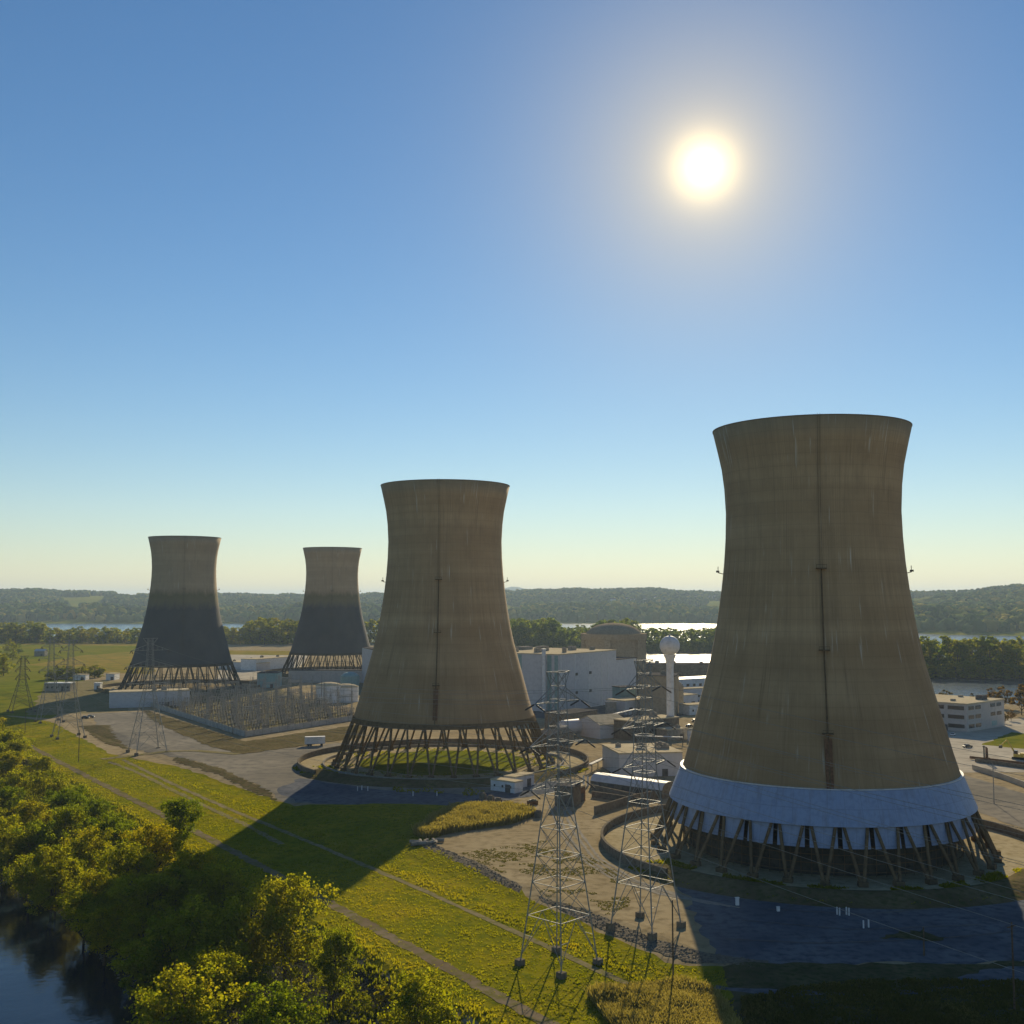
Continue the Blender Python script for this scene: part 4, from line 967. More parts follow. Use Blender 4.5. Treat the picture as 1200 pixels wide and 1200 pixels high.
def tree(h, w, nclump, per, leaf, mat, trunk=True, seed=0, low=.14):
    """unit built at the origin; trunk with limbs, crown of leaf clumps held at limb ends"""
    r = np.random.default_rng(seed); rnd = random.Random(seed)
    t = thing('tree', 'tree', 'tree')
    tops = []
    # a few main lobes give the uneven outline
    nl = rnd.randint(5, 8); lobes = []
    for i in range(nl):
        a = i * 2.4 + rnd.uniform(-.5, .5); zz = h * rnd.uniform(low + .17, .86); rr = w * .5 * rnd.uniform(.25, .72) * (1.1 - .65 * max(0, zz / h - .45))
        lobes.append((rr * math.cos(a), rr * math.sin(a), zz, w * rnd.uniform(.2, .33)))
    if low < .05: lobes += [(w * .2 * math.cos(a), w * .2 * math.sin(a), h * .2, w * .26) for a in (0, 2, 4)]
    lobes.append((rnd.uniform(-.05, .05) * w, rnd.uniform(-.05, .05) * w, h * .86, w * .22)); lobes.append((0, 0, h * .55, w * .34))
    cen = []; outn = []; tn = []; sz = []
    for k in range(nclump):
        L = lobes[k % len(lobes)]
        d = r.normal(size=3); d /= np.linalg.norm(d); d[2] = d[2] * .9 + .12
        rad = L[3] * (r.uniform(.35, 1.0) ** .5) * r.uniform(.85, 1.18)
        p = np.array(L[:3]) + d * rad * np.array([1, 1, 1.05])
        if p[2] < h * low: p[2] = h * low + r.uniform(0, .1) * h
        if p[2] > h: p[2] = h * r.uniform(.95, 1.0)
        cr = L[3] * r.uniform(.22, .4)
        q = r.normal(size=(per, 3)) * cr * .55; q[:, 2] *= .75
        cen.append(p + q); outn.append(np.tile(d, (per, 1))); tn.append(np.clip(r.normal(.45, .12) + r.normal(0, .13, per), 0, 1)); sz.append(leaf * r.uniform(.6, 1.3, per))
        tops.append(p)
    cards('crown', np.concatenate(cen), np.concatenate(sz), np.concatenate(tn), mat, nrm=np.concatenate(outn) * .6 + np.array([0, 0, .3]), parent=t)
    if trunk:
        m = MB(); b0 = Vector((0, 0, -1.0)); pts = [b0]
        for i in range(1, 6): pts.append(Vector((rnd.uniform(-.03, .03) * h * i * .3, rnd.uniform(-.03, .03) * h * i * .3, h * .15 * i)))
        for i in range(5): m.tube(pts[i], pts[i + 1], h * .02 * (1 - i * .17), h * .02 * (1 - (i + 1) * .17), 7, False)
        for L in lobes:
            s_ = pts[rnd.randint(1, 3)]; e = Vector(L[:3]); mid = s_.lerp(e, .55) + Vector((0, 0, -.03 * h))
            m.tube(s_, mid, h * .010, h * .007, 5, False); m.tube(mid, e, h * .007, h * .003, 5, False)
            for k in range(5):
                m.tube(mid.lerp(e, rnd.uniform(.2, 1)), e + Vector((rnd.uniform(-1, 1), rnd.uniform(-1, 1), rnd.uniform(-.3, 1))) * L[3] * .9, h * .003, h * .0012, 4, False)
        m.build('trunk', M['bark'], t)
    return t
PARK = (0, -400, -60)
near_kinds = [tree(16, 13, 105, 95, .5, M['leaf'], seed=11 + i) for i in range(5)]
near_used = [False] * 5
mid_kinds = [tree(26, 17, 62, 26, 1.7, M['leaf_far'], seed=40 + i, low=.01) for i in range(4)]
mid_used = [False] * 4
aut_kind = tree(9, 8, 40, 30, .8, M['leaf_autumn'], seed=77); aut_used = [False]
def put(kinds, used, i, loc, h, ref, rz, label, group=None, wide=1.0):
    o = kinds[i]
    if used[i]: o = dup(o)
    else: used[i] = True
    s_ = h / ref; o.location = loc; o.scale = (s_ * wide, s_ * wide, s_); o.rotation_euler.z = rz
    o['label'] = label; o['category'] = 'tree'
    if group: o['group'] = group
    elif 'group' in o: del o['group']
    return o
def tree_spot(px, py, h):
    z = -5.0
    for i in range(12):
        p = G(px, py, z + h); z = hs(p.x, p.y)
    return Vector((p.x, p.y, z))
# trees one can tell apart along the bank: top of crown in the picture, height, kind, label
FT = [(490, 1141, 15, 0, 'rounded yellow green tree at the bottom edge, right of the rocky bank gap', 1.05),
      (322, 1150, 14, 1, 'golden green tree filling the bottom edge left of the rocky gap', 1.1),
      (335, 1032, 20, 2, 'tallest sunlit green tree on the bank below the second tower shadow', .95),
      (392, 1092, 14, 3, 'small bright tree leaning over the rocky bank gap', .8),
      (285, 1060, 17, 4, 'sunlit green tree at the right edge of the tower shadow on the bank', .9),
      (212, 938, 15, 3, 'thin feathery tree rising above the bank where the tower shadow begins', 1.0),
      (62, 992, 15, 0, 'yellow lit tree hanging over the river at the left', 1.1),
      (105, 968, 14, 1, 'golden topped tree just left of the tower shadow', 1.1)]
placed = []
for x, y, h, k, lb, wd in FT:
    p = tree_spot(x, y, h); placed.append((p.x, p.y)); put(near_kinds, near_used, k, p, h, 16, random.uniform(0, 6.28), lb, wide=wd)
shade = [(228, 1000, 17), (262, 1010, 17), (185, 968, 15), (172, 1030, 16), (240, 1062, 18), (200, 1075, 18), (215, 1130, 18), (152, 990, 14), (250, 1120, 15), (205, 1020, 16), (270, 1100, 14)]
for i, (x, y, h) in enumerate(shade):
    p = tree_spot(x, y, h); placed.append((p.x, p.y)); put(near_kinds, near_used, i % 5, p, h, 16, random.uniform(0, 6.28), 'dark green riverside tree standing in the second tower shadow', 'riverside trees in the tower shadow', 1.15)
lit = [(130, 950, 13), (75, 948, 15), (30, 940, 16), (20, 905, 15), (58, 905, 14), (92, 918, 13), (12, 882, 14), (46, 888, 13), (112, 938, 11), (4, 962, 16), (35, 1000, 13), (-20, 930, 15), (-30, 980, 16), (-25, 890, 14), (75, 925, 14), (45, 960, 15), (5, 925, 15)]
for i, (x, y, h) in enumerate(lit):
    p = tree_spot(x, y, h); placed.append((p.x, p.y)); put(near_kinds, near_used, (i * 2 + 1) % 5, p, h, 16, random.uniform(0, 6.28), 'sunlit green tree in the riverside belt at the left edge', 'sunlit riverside trees at the left', 1.15)
ov = 0
for k in range(400):
    t_, s_ = random.uniform(-300, -20), random.uniform(33, 46); p = st(s_, t_)
    if min((p[0] - q[0]) ** 2 + (p[1] - q[1]) ** 2 for q in placed) < 6.5 ** 2: continue
    placed.append(p); ov += 1
    put(near_kinds, near_used, k % 5, (p[0], p[1], hs(*p)), random.uniform(8, 12.5), 16, random.uniform(0, 6.28), 'low leafy tree overhanging the calm river at the foot of the bank', 'trees overhanging the calm river', 1.3)
    if ov >= 22: break
# belt continuing away along the bank
n_ = 0
for k in range(900):
    t_, s_ = random.uniform(-900, -330), random.uniform(14, 44)
    p = st(s_, t_)
    if min((p[0] - q[0]) ** 2 + (p[1] - q[1]) ** 2 for q in placed) < 8.5 ** 2: continue
    if p[0] < -.52 * p[1]: continue
    placed.append(p); n_ += 1
    put(near_kinds, near_used, k % 5, (p[0], p[1], hs(*p)), random.uniform(11, 16), 16, random.uniform(0, 6.28), 'sunlit tree of the belt receding along the river bank', 'receding riverside belt trees', 1.2)
    if n_ > 50: break
# low shrubs on the bank
shrub = tree(3.2, 4.2, 26, 26, .42, M['leaf'], trunk=False, seed=91, low=.02)
shrub.name = 'shrub'; shrub['category'] = 'shrub'
su = [False]
for k in range(700):
    t_, s_ = random.uniform(-330, 60), random.choice((random.uniform(9, 16), random.uniform(14, 46)))
    p = st(s_, t_)
    if -75 < t_ < -38 and 8 < s_ < 30 and random.random() < .88: continue
    if su[0] is False: o = shrub; su[0] = True
    else: o = dup(shrub)
    o.location = (p[0], p[1], hs(*p) - .1); o.rotation_euler.z = random.uniform(0, 6.28); q = random.uniform(.4, 1.15); o.scale = (q, q, q * random.uniform(.7, 1.1))
    o['label'] = 'low green shrub in the undergrowth of the river bank'; o['group'] = 'undergrowth shrubs on the river bank'
    su.append(1)
    if len(su) > 150: break

def wood(poly_px=None, pts=None, label='', group='', hmin=24, hmax=32, z=0.0, wide=1.0):
    for i, p in enumerate(pts):
        put(mid_kinds, mid_used, (i * 7 + i // 3) % 4, (p[0], p[1], z), random.uniform(hmin, hmax), 26, random.uniform(0, 6.28), label, group, wide)
# left wood behind the fields
def row(px0, px1, d0, d1, n, jit, hw=1.0):
    out = []
    for i in range(n):
        q = (i + random.uniform(.2, .8)) / n; d = d0 + (d1 - d0) * q + random.uniform(0, jit); x = (px0 + (px1 - px0) * q - 600) / FOC * d; out.append((x, d))
    return out
wood(pts=row(-40, 58, 1740, 1760, 13, 60) + row(-40, 58, 1700, 1720, 12, 30), label='tall tree in the wood at the left edge beyond the fields', group='tall wood beyond the left fields', hmin=30, hmax=36, z=-3, wide=1.3)
wood(pts=row(58, 178, 1740, 1760, 15, 60) + row(58, 178, 1690, 1710, 15, 30), label='tree in the lower wood between the left fields and the blue water', group='lower wood before the blue water', hmin=21, hmax=27, z=-3, wide=1.45)
wood(pts=row(262, 292, 1690, 1700, 4, 30) + row(262, 292, 1650, 1660, 3, 20), label='tree of the lower end of the row between the two dark towers', group='low trees between the two dark towers', hmin=26, hmax=29, z=-3, wide=1.35)
wood(pts=row(292, 362, 1690, 1700, 9, 40) + row(292, 362, 1650, 1660, 8, 20), label='tall tree of the row between the two dark towers', group='tall trees between the two dark towers', hmin=36, hmax=42, z=-3, wide=1.15)
wood(pts=row(418, 462, 1690, 1700, 6, 40), label='tree in the gap between the farthest tower and the second tower', group='trees in the gap beside the second tower', hmin=36, hmax=42, z=-3, wide=1.2)
for i, (x, y, h) in enumerate(((4, 792, 20), (15, 773, 18), (-9, 787, 25), (22, 766, 13), (-16, 772, 27), (9, 764, 16), (-30, 790, 26))):
    put(mid_kinds, mid_used, i % 4, G(x, y), h, 26, i * 1.3, 'large bright green tree at the left edge beside the fields', 'edge trees by the left fields', 1.15)
def merged_wood(name, pts, hs_, z, label, wide):
    cs = [next(c for c in k.children if c.name.startswith('crown')).data for k in mid_kinds]; A_ = []
    for me in cs:
        v = np.zeros(len(me.vertices) * 3); me.vertices.foreach_get('co', v); tt = np.zeros(len(me.vertices)); me.attributes['tint'].data.foreach_get('value', tt); A_.append((v.reshape(-1, 3), tt))
    V_, T_ = [], []
    for i, p in enumerate(pts):
        v, tt = A_[i % 4]; a = random.uniform(0, 6.28); k = hs_[i] / 26; ca, sa = math.cos(a), math.sin(a)
        V_.append(np.stack([(v[:, 0] * ca - v[:, 1] * sa) * k * wide + p[0], (v[:, 0] * sa + v[:, 1] * ca) * k * wide + p[1], v[:, 2] * k + z], 1)); T_.append(np.clip(tt + random.uniform(-.25, .3), 0, 1))
    V_ = np.concatenate(V_); T_ = np.concatenate(T_); n = len(V_) // 4
    me = bpy.data.meshes.new(name); me.vertices.add(4 * n); me.vertices.foreach_set('co', V_.reshape(-1)); me.loops.add(4 * n); me.loops.foreach_set('vertex_index', np.arange(4 * n, dtype=np.int32))
    me.polygons.add(n); me.polygons.foreach_set('loop_start', np.arange(0, 4 * n, 4, dtype=np.int32)); at = me.attributes.new('tint', 'FLOAT', 'POINT'); at.data.foreach_set('value', T_.astype(np.float32))
    me.materials.append(M['leaf_far']); me.update(calc_edges=True); me.validate(); o = bpy.data.objects.new(name, me); COL.objects.link(o); return tag(o, label, 'wood', kind='stuff')
pw = row(585, 855, 1545, 1560, 46, 30) + row(585, 855, 1600, 1620, 42, 50) + row(585, 690, 1680, 1700, 16, 60)
hw_ = [random.uniform(28, 33) + (11 if p[0] / p[1] * FOC + 600 < 655 or 700 < p[0] / p[1] * FOC + 600 < 742 else 0) for p in pw]; fw = row(585, 855, 1535, 1545, 50, 8)
merged_wood('far_wood', pw + fw, hw_ + [random.uniform(9, 15) for _ in fw], WATER_Z + 1, 'dense green wood across the water behind the domed building', 1.1)
wood(pts=row(1060, 1330, 1065, 1020, 26, 15) + row(1060, 1330, 1100, 1060, 26, 30), label='tall tree on the wooded island across the river at the right', group='river island trees at the right', hmin=31, hmax=37, z=WATER_Z + 1, wide=1.15)
for nm, pg in (('wooded_shore', [(-40, 1530), (360, 1530), (420, 1900), (0, 1900)]), ('wooded_island', [(360, 1045), (700, 985), (800, 1150), (380, 1160)])):
    o = MB().prism(pg, WATER_Z - 3, WATER_Z + 1.05).build(nm, M['soil']); o['kind'] = 'structure'
# island undergrowth: a low fringe along the water
uf = row(1060, 1330, 1040, 1000, 40, 6)
wood(pts=uf, label='bushy low tree at the water line below the tall wood', group='low trees at the far water line', hmin=9, hmax=15, z=WATER_Z + .6, wide=1.6)
# bushes in the left field
for i, (x, y, h) in enumerate(((60, 797, 9), (66, 796, 10), (73, 796, 9), (80, 795, 11), (88, 795, 9), (96, 795, 10), (104, 794, 9), (111, 794, 11), (116, 794, 8))):
    put(mid_kinds, mid_used, i % 4, G(x, y), h, 26, i, 'rounded bright green bush in the clump before the left field', 'bush clump before the left field', 2.1)
# autumn trees behind the office
for i, (x, y, h) in enumerate(((1106, 828, 10), (1113, 829, 9), (1140, 826, 7), (1163, 828, 11), (1176, 830, 13), (1197, 838, 17), (1207, 836, 16), (1185, 845, 6), (1178, 848, 5))):
    o = aut_kind if not aut_used[0] else dup(aut_kind); aut_used[0] = True
    p = G(x, y); o.location = p; o.scale = (h / 9,) * 3; o.rotation_euler.z = i
    o['label'] = 'orange tinged autumn tree between the office and the river'; o['category'] = 'tree'; o['group'] = 'autumn trees behind the office'

# grass, weeds and reeds --------------------------------------------------------
def vnoise(x, y, sc, sd=0):
    g = np.random.default_rng(900 + sd).random((256, 256)); u, v = x / sc, y / sc
    i, j = np.floor(u).astype(int), np.floor(v).astype(int); fu, fv = u - i, v - j; fu, fv = fu * fu * (3 - 2 * fu), fv * fv * (3 - 2 * fv)
    G_ = lambda a, b: g[a % 256, b % 256]
    return (G_(i, j) * (1 - fu) + G_(i + 1, j) * fu) * (1 - fv) + (G_(i, j + 1) * (1 - fu) + G_(i + 1, j + 1) * fu) * fv
def tufts(name, label, cat, xy, hgt, tint, mat, blades=3, width=.35):
    n = len(xy); xy = np.repeat(xy, blades, 0); hgt = np.repeat(hgt, blades) * rng.uniform(.6, 1.15, n * blades); tint = np.repeat(tint, blades) + rng.normal(0, .04, n * blades)
    xy = xy + rng.normal(0, .18, xy.shape); k = len(xy)
    z = np.interp((xy[:, 0] - O.x) * N.x + (xy[:, 1] - O.y) * N.y, S_K, Z_K)
    a = rng.uniform(0, 2 * np.pi, k); dx, dy = np.cos(a) * width * .5, np.sin(a) * width * .5
    lx, ly = rng.normal(0, .25, k) * hgt, rng.normal(0, .25, k) * hgt
    c = np.zeros((k, 4, 3)); 
    for q, (s_, zt, ln) in enumerate(((-1, 0, 0), (1, 0, 0), (.45, 1, 1), (-.45, 1, 1))):
        c[:, q, 0] = xy[:, 0] + dx * s_ + lx * ln; c[:, q, 1] = xy[:, 1] + dy * s_ + ly * ln; c[:, q, 2] = z + hgt * zt - .05 * (1 - zt)
    me = bpy.data.meshes.new(name); me.vertices.add(4 * k); me.vertices.foreach_set('co', c.reshape(-1)); me.loops.add(4 * k); me.loops.foreach_set('vertex_index', np.arange(4 * k, dtype=np.int32))
    me.polygons.add(k); me.polygons.foreach_set('loop_start', np.arange(0, 4 * k, 4, dtype=np.int32))
    at = me.attributes.new('tint', 'FLOAT', 'POINT'); at.data.foreach_set('value', np.repeat(np.clip(tint, 0, 1), 4).astype(np.float32))
    me.materials.append(mat); me.update(calc_edges=True); me.validate()
    o = bpy.data.objects.new(name, me); COL.objects.link(o); return tag(o, label, cat, kind='stuff')
def inpoly(x, y, poly):
    r = np.zeros(len(x), bool); n = len(poly)
    for i in range(n):
        (x0, y0), (x1, y1) = poly[i][:2], poly[(i + 1) % n][:2]
        c = ((y0 > y) != (y1 > y)) & (x < (x1 - x0) * (y - y0) / ((y1 - y0) or 1e-9) + x0); r ^= c
    return r
def scatter(poly, n):
    P_ = np.array([p[:2] for p in poly]); lo, hi = P_.min(0), P_.max(0)
    q = rng.uniform(lo, hi, (n, 2)); return q[inpoly(q[:, 0], q[:, 1], [tuple(p) for p in P_])]
verge = [Vector(p[:2]) for p in PX((0, 840), (60, 848), (130, 886), (210, 902), (300, 933), (345, 948), (480, 946), (600, 950), (520, 976), (500, 990), (560, 1020), (640, 1064), (700, 1094), (780, 1130), (850, 1140), (866, 1200))] + SX((-14, 40), (7, 40), (7, -60), (7, -300), (7, -560))
q = scatter(verge, 420000)
sv = (q[:, 0] - O.x) * N.x + (q[:, 1] - O.y) * N.y; tv = (q[:, 0] - O.x) * D.x + (q[:, 1] - O.y) * D.y
dist = np.hypot(q[:, 0], q[:, 1])
on_path = (np.abs(sv - (-24.5 + 1.2 * np.sin(tv * .02))) < 1.0) | ((np.abs(sv - (-2.5 + np.sin(tv * .013))) < 1.2) & (rng.random(len(q)) < .93))
clump = vnoise(q[:, 0], q[:, 1], 3.0, 1) * .6 + vnoise(q[:, 0], q[:, 1], 1.3, 2) * .4
keep = ~on_path & (rng.random(len(q)) < np.clip(1.4 - dist / 420, .12, 1)) & (rng.random(len(q)) < clump * 1.6)
q, sv, tv, clump = q[keep], sv[keep], tv[keep], clump[keep]
orange = vnoise(q[:, 0], q[:, 1], 14, 3) * .5 + vnoise(q[:, 0], q[:, 1], 5, 4) * .3 + np.exp(-((sv + 29) / 2.5) ** 2) * .28 + np.exp(-((sv - 1.8) / 1.6) ** 2) * .25 + np.exp(-((sv - 5) / 2) ** 2) * .2 + np.exp(-((sv + 13) / 6) ** 2 - ((tv + 75) / 30) ** 2) * .35
tint = np.clip(.24 + (orange - .38) * .75, 0, 1)
hg = .35 + .75 * clump * rng.uniform(.4, 1.2, len(q)) + np.exp(-((sv - 4.5) / 2) ** 2) * .8 + np.exp(-((sv + 29) / 2.5) ** 2) * .5
tufts('grass', 'bright green and yellow rough grass covering the verge between plant and river', 'grass', q, hg * .42, tint, M['grassblade'], 3, .34)
# dry tufts on the yard
q = scatter(PX((540, 1000), (640, 985), (720, 1015), (740, 1060), (700, 1080), (620, 1040)), 9000)
k_ = vnoise(q[:, 0], q[:, 1], 6, 7) * .6 + vnoise(q[:, 0], q[:, 1], 2, 8) * .4; q = q[k_ > .5]
tufts('weeds', 'sparse dry yellow weeds growing on the gravel yard', 'weeds', q, np.full(len(q), .14), .35 + .3 * rng.random(len(q)), M['scrubblade'], 3, .4)
q = scatter(PX((395, 895), (400, 880), (560, 870), (655, 880), (660, 905), (640, 915), (600, 925), (560, 935), (420, 925)), 9000); q = q[vnoise(q[:, 0], q[:, 1], 5, 9) > .62]
tufts('weeds', 'low green weeds round the basin of the second tower', 'weeds', q, np.full(len(q), .5), np.full(len(q), .3), M['grassblade'], 3, .5)
for cx_, cy2, nm in ((83, 306, 'nearest'), (-27.7, 459, 'second')):
    rr_, aa = rng.uniform(46, 60.5, 9000), rng.uniform(-2.75, -.6, 9000) if nm == 'nearest' else rng.uniform(-2.9, -.3, 9000); q = np.stack([cx_ + rr_ * np.cos(aa), cy2 + rr_ * np.sin(aa)], 1)
    q = q[vnoise(q[:, 0], q[:, 1], 6, 31) > (.4 if nm == 'nearest' else .3)]
    tufts('weeds', 'dark low weeds round the shaded basin of the %s tower' % nm, 'weeds', q, .3 + .5 * rng.random(len(q)), .1 + .4 * rng.random(len(q)), M['grassblade'], 3, .5)
# reeds
rp = PX((484, 978), (520, 953), (545, 945), (600, 948), (628, 956), (600, 966), (560, 972), (520, 978), (500, 984))
q = scatter(rp, 26000); hh = 1.6 + 1.2 * vnoise(q[:, 0], q[:, 1], 4, 11)
tufts('reeds', 'pale yellow reed bed on the yard beside the concrete blocks', 'reeds', q, hh, .3 + .5 * rng.random(len(q)), M['reed'], 2, .28)
rp = PX((690, 1168), (740, 1160), (800, 1158), (840, 1168), (865, 1205), (860, 1260), (760, 1260), (715, 1200))
q = scatter(rp, 30000); hh = 1.2 + 1.3 * vnoise(q[:, 0], q[:, 1], 4, 12)
tufts('reeds', 'pale reed bed at the bottom edge by the near tower shadow', 'reeds', q, hh, .35 + .6 * rng.random(len(q)), M['reed'], 2, .22)
q = scatter(PX((870, 1170), (1000, 1150), (1200, 1150), (1260, 1260), (860, 1260)), 26000); q = q[(vnoise(q[:, 0], q[:, 1], 5, 13) * .5 + .5 * rng.random(len(q))) > .42]
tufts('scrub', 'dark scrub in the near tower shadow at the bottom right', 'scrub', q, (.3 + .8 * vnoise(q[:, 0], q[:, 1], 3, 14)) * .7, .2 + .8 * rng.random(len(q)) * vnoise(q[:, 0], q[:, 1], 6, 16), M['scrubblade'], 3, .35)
# bank weeds under the trees
q = np.array([st(s_, t_) for s_, t_ in zip(rng.uniform(7, 40, 22000), rng.uniform(-330, 60, 22000))]); sv = (q[:, 0] - O.x) * N.x + (q[:, 1] - O.y) * N.y
tv_ = (q[:, 0] - O.x) * D.x + (q[:, 1] - O.y) * D.y; q = q[((vnoise(q[:, 0], q[:, 1], 5, 15) > .5) & ~((tv_ > -85) & (tv_ < -30) & (rng.random(len(q)) < .8))) | (sv < 9.5)]
tufts('undergrowth', 'rough dark undergrowth on the river bank below the levee road', 'undergrowth', q, .4 + .8 * rng.random(len(q)), .0 + .25 * rng.random(len(q)), M['grassblade'], 3, .45)
# riprap stones
def stones(name, label, q, lo, hi, mat):
    base = [(1, 0, 0), (-1, 0, 0), (0, 1, 0), (0, -1, 0), (0, 0, 1), (0, 0, -1)]; fs = [(0, 2, 4), (2, 1, 4), (1, 3, 4), (3, 0, 4), (2, 0, 5), (1, 2, 5), (3, 1, 5), (0, 3, 5)]
    B = np.array(base); n = len(q); s_ = rng.uniform(lo, hi, (n, 1, 1)) * rng.uniform(.6, 1.25, (n, 6, 1)); V = B[None] * s_; V[:, :, 2] *= .7
    a = rng.uniform(0, 6.28, n); ca, sa = np.cos(a)[:, None], np.sin(a)[:, None]; X = V[:, :, 0] * ca - V[:, :, 1] * sa; Yy = V[:, :, 0] * sa + V[:, :, 1] * ca
    z = np.interp((q[:, 0] - O.x) * N.x + (q[:, 1] - O.y) * N.y, S_K, Z_K)
    V = np.stack([X + q[:, :1], Yy + q[:, 1:2], V[:, :, 2] + z[:, None] + .08], 2).reshape(-1, 3)
    F = (np.array(fs)[None] + (np.arange(n) * 6)[:, None, None]).reshape(-1, 3)
    me = bpy.data.meshes.new(name); me.from_pydata(V.tolist(), [], F.tolist()); me.materials.append(mat); o = bpy.data.objects.new(name, me); COL.objects.link(o)
    return tag(o, label, 'stones', kind='stuff')
q = np.concatenate([scatter(PX((482, 986), (505, 989), (560, 1011), (612, 1040), (608, 1047), (545, 1015)), 4500), scatter(PX((628, 1049), (690, 1068), (760, 1098), (830, 1118), (880, 1124), (880, 1134), (800, 1127), (720, 1097), (640, 1058)), 5500)])
stones('gravel', 'grey broken stone along the edge of the plant yard', q, .1, .32, M['rock'])
q = np.array([st(s_, t_) for s_, t_ in zip(rng.uniform(8, 44, 9000), rng.uniform(-90, 20, 9000))])
stones('gravel', 'dark broken stone on the river bank below the levee road', q, .15, .55, M['rock'])

# ------------------------------------------------------------------ far shore and hills
def rshift(az): return np.interp(az, [-700, 820, 1000, 1090, 1300, 1960], [0, 0, 560, 1080, 1280, 1300])
def ridge(az, r):
    r = r + rshift(az)
    return ridge0(az, r) * np.where(ridge0(az, r) > 0, 1 - rshift(az) / 5600, 1) + np.where(r > 3700, 14, 0) * rshift(az) / 5600
def ridge0(az, r):
    """height of the far country; az in picture columns"""
    n1 = np.sin(az * .011 + 1.0) * 7 + np.sin(az * .027 + .4) * 5 + np.sin(az * .06) * 3 + np.sin(az * .13 + 2) * 2
    top = np.interp(az, [-600, -100, 60, 170, 300, 430, 520, 600, 700, 840, 900, 1070, 1150, 1200, 1400, 1900], [92, 92, 90, 84, 82, 84, 88, 98, 100, 99, 98, 97, 106, 126, 120, 110])
    u = np.clip((r - 3550) / 2300, 0, 1); u = u * u * (3 - 2 * u)
    low = np.interp(r, [3380, 3480, 3600], [WATER_Z - 4, WATER_Z + 2, 4])
    mid = 16 * np.exp(-((r - 3900) / 260) ** 2) * (1 + .5 * np.sin(az * .02))
    gul = (np.sin(az * .045 + r * .004) + np.sin(az * .09 - r * .0027)) * 5 * u * (1 - u) * 2 + 9 * np.sin(r * .0075 + az * .013) * u * (1 - u) * 2
    return low + mid + (top + n1 - 4) * u + gul
az = np.arange(-700, 1960, 20.0); rr = np.concatenate([np.arange(3380, 6000, 60), [6300, 7000, 9000]])
AZ, RR = np.meshgrid(az, rr, indexing='ij'); RR = RR - rshift(AZ); Z = ridge(AZ, RR); Z[:, -3:] = Z[:, -3:] * np.array([.97, .8, .3])
Xh = (AZ - 600) / FOC * RR; Yh = RR
n0, n1 = AZ.shape; V = np.stack([Xh, Yh, Z], 2).reshape(-1, 3)
F = [(i * n1 + j, (i + 1) * n1 + j, (i + 1) * n1 + j + 1, i * n1 + j + 1) for i in range(n0 - 1) for j in range(n1 - 1)]
me = bpy.data.meshes.new('hills'); me.from_pydata(V.tolist(), [], F); me.materials.append(M['green_field']); me.polygons.foreach_set('use_smooth', [True] * len(F))
o = bpy.data.objects.new('hills', me); COL.objects.link(o); o['kind'] = 'structure'
# blue mountain far behind
m = MB(); K_ = []
for i, x in enumerate(np.linspace(540, 700, 33)): K_.append(((x - 600) / FOC * 16000, max(20, 66 + 16000 / FOC * (14.5 * math.exp(-((x - 600) / 26) ** 2) + 9 * math.exp(-((x - 660) / 40) ** 2)))))
for i, x in enumerate(np.linspace(1080, 1500, 33)): pass
def mount(K_, y0):
    m = MB(); n = len(K_); vs = [(x, y0 - 2500, 0) for x, z in K_] + [(x, y0, z) for x, z in K_] + [(x, y0 + 3000, 0) for x, z in K_]
    m.add(vs, [(i + k * n, i + 1 + k * n, i + 1 + (k + 1) * n, i + (k + 1) * n) for k in (0, 1) for i in range(n - 1)]); o = m.build('mountain', M['forest_flat'], smooth=True); o['kind'] = 'structure'

mount(K_, 16000)
K_ = [((x - 600) / FOC * 14000, max(20, 66 + 14000 / FOC * (15 * math.exp(-((x - 1165) / 30) ** 2) + 20 * math.exp(-((x - 1260) / 60) ** 2)))) for x in np.linspace(1060, 1460, 41)]
mount(K_, 14000)
# canopy on the hills: thousands of lumpy crowns as one mass
n = 26000
ca_ = rng.uniform(-120, 1320, n); u_ = rng.random(n); cr_ = 3480 + 2450 * u_ ** .8
cr_ = cr_ - rshift(ca_); cx, cy_ = (ca_ - 600) / FOC * cr_, cr_; cz = ridge(ca_, cr_)
dens = vnoise(ca_, cr_ * .1, 30, 21); kp = ~((dens > .66) & (cr_ > 3800)); cx, cy_, cz, ca_, cr_ = cx[kp], cy_[kp], cz[kp], ca_[kp], cr_[kp]; n = len(cx)
ib = bmesh.new(); bmesh.ops.create_icosphere(ib, subdivisions=2, radius=1); IV = np.array([v.co[:] for v in ib.verts]); IF = np.array([[v.index for v in f.verts] for f in ib.faces]); ib.free()
S_ = rng.uniform(7, 15, (n, 1, 1)) * np.where(cr_ < 3900, 1.25, 1.0)[:, None, None] * (1 + .35 * rng.standard_normal((n, len(IV), 1)).clip(-1.6, 1.6) * .6); Vv = IV[None] * S_; Vv[:, :, 2] *= 1.15
Vv += np.stack([cx, cy_, cz + 6], 1)[:, None]
tf = np.clip(np.where(cr_ < 3900, .36, .2) + .5 * vnoise(ca_, cr_ * .12, 25, 22) + rng.normal(0, .22, n) - .1, 0, 1)
me = bpy.data.meshes.new('far_forest'); nv = n * len(IV); me.vertices.add(nv); me.vertices.foreach_set('co', Vv.reshape(-1))
FF = (IF[None] + (np.arange(n) * len(IV))[:, None, None]).reshape(-1); me.loops.add(len(FF)); me.loops.foreach_set('vertex_index', FF.astype(np.int32))
me.polygons.add(len(FF) // 3); me.polygons.foreach_set('loop_start', np.arange(0, len(FF), 3, dtype=np.int32))
at = me.attributes.new('tint', 'FLOAT', 'POINT'); at.data.foreach_set('value', np.repeat(tf, len(IV)).astype(np.float32)); me.materials.append(M['forest']); me.update(calc_edges=True); me.validate()
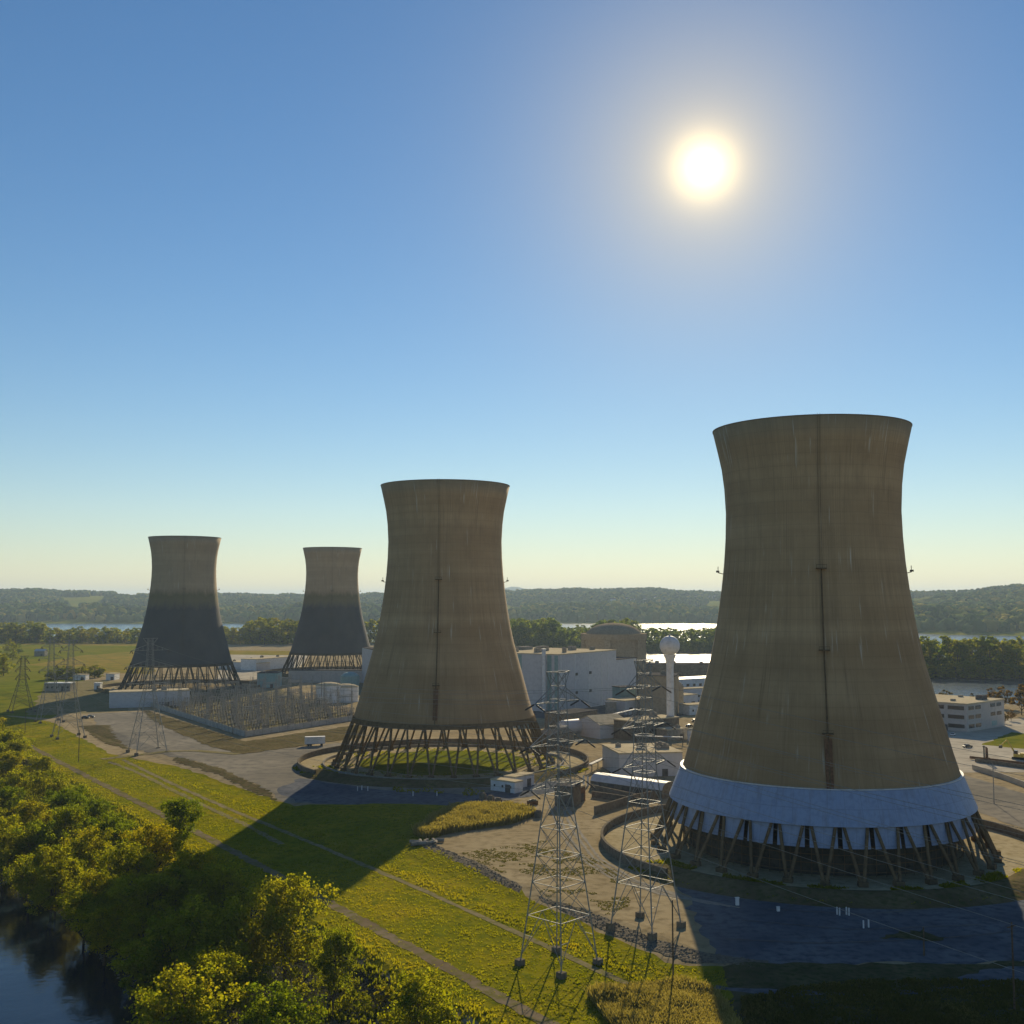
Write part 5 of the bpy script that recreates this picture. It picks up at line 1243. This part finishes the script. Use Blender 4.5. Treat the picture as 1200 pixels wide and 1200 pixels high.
o = bpy.data.objects.new('far_forest', me); COL.objects.link(o); tag(o, 'hazy wooded hills filling the horizon across the river', 'forest', kind='stuff')
# pale houses on the far hillside
hsp = [(712, 701.5), (718, 703), (735, 702), (741, 703.5), (756, 703), (759, 704.5), (767, 700.5), (771, 701), (806, 699), (814, 700), (822, 699), (832, 700), (838, 699), (1163, 705.5)]
def az_r_for(px, py):
    rs = np.arange(3600, 5900, 10.0) - rshift(px); z = ridge(np.full(len(rs), px), rs) + 14; yy = 600 - (FOC * ((z - CAM_H) * CP - rs * SP) / (rs * CP + (z - CAM_H) * SP)) * 1.0
    k = int(np.argmin(np.abs(yy - py))); return rs[k], z[k] - 14
for i, (x, y) in enumerate(hsp):
    r_, z_ = az_r_for(x, y); p = Vector(((x - 600) / FOC * r_, r_, z_))
    sz = random.uniform(14, 24)
    t = thing('house', 'pale house among the trees on the far hillside' if i < 13 else 'single pale house on the hillside above the right shore', 'house', p, random.uniform(-.5, .5), 'houses on the far hillside' if i < 13 else None)
    MB().box((0, 0, 9), (sz, 10, 18)).build('wall', M['white'], t)
    m = MB(); m.add([(-sz / 2 - .6, -5.8, 17.6), (sz / 2 + .6, -5.8, 17.6), (sz / 2 + .6, 5.8, 17.6), (-sz / 2 - .6, 5.8, 17.6), (-sz / 2 - .6, 0, 22), (sz / 2 + .6, 0, 22)], [(0, 1, 5, 4), (2, 3, 4, 5), (1, 2, 5), (3, 0, 4), (3, 2, 1, 0)]); m.build('roof', M['roof_dark'], t)

# ------------------------------------------------------------------ air
hm = bpy.data.materials.new('haze air'); hm.use_nodes = True; nt = hm.node_tree; nt.nodes.clear()
ou = nt.nodes.new('ShaderNodeOutputMaterial'); pv = nt.nodes.new('ShaderNodeVolumePrincipled'); pv.inputs['Color'].default_value = (.62, .80, 1, 1); pv.inputs['Density'].default_value = 6.2e-5; pv.inputs['Anisotropy'].default_value = .2
nt.links.new(pv.outputs[0], ou.inputs['Volume'])
o = MB().box((0, 14500, 140), (32400, 32200, 312)).build('haze', hm); o['kind'] = 'stuff'; o['label'] = 'thin blue haze over the whole river valley'; o['category'] = 'haze'
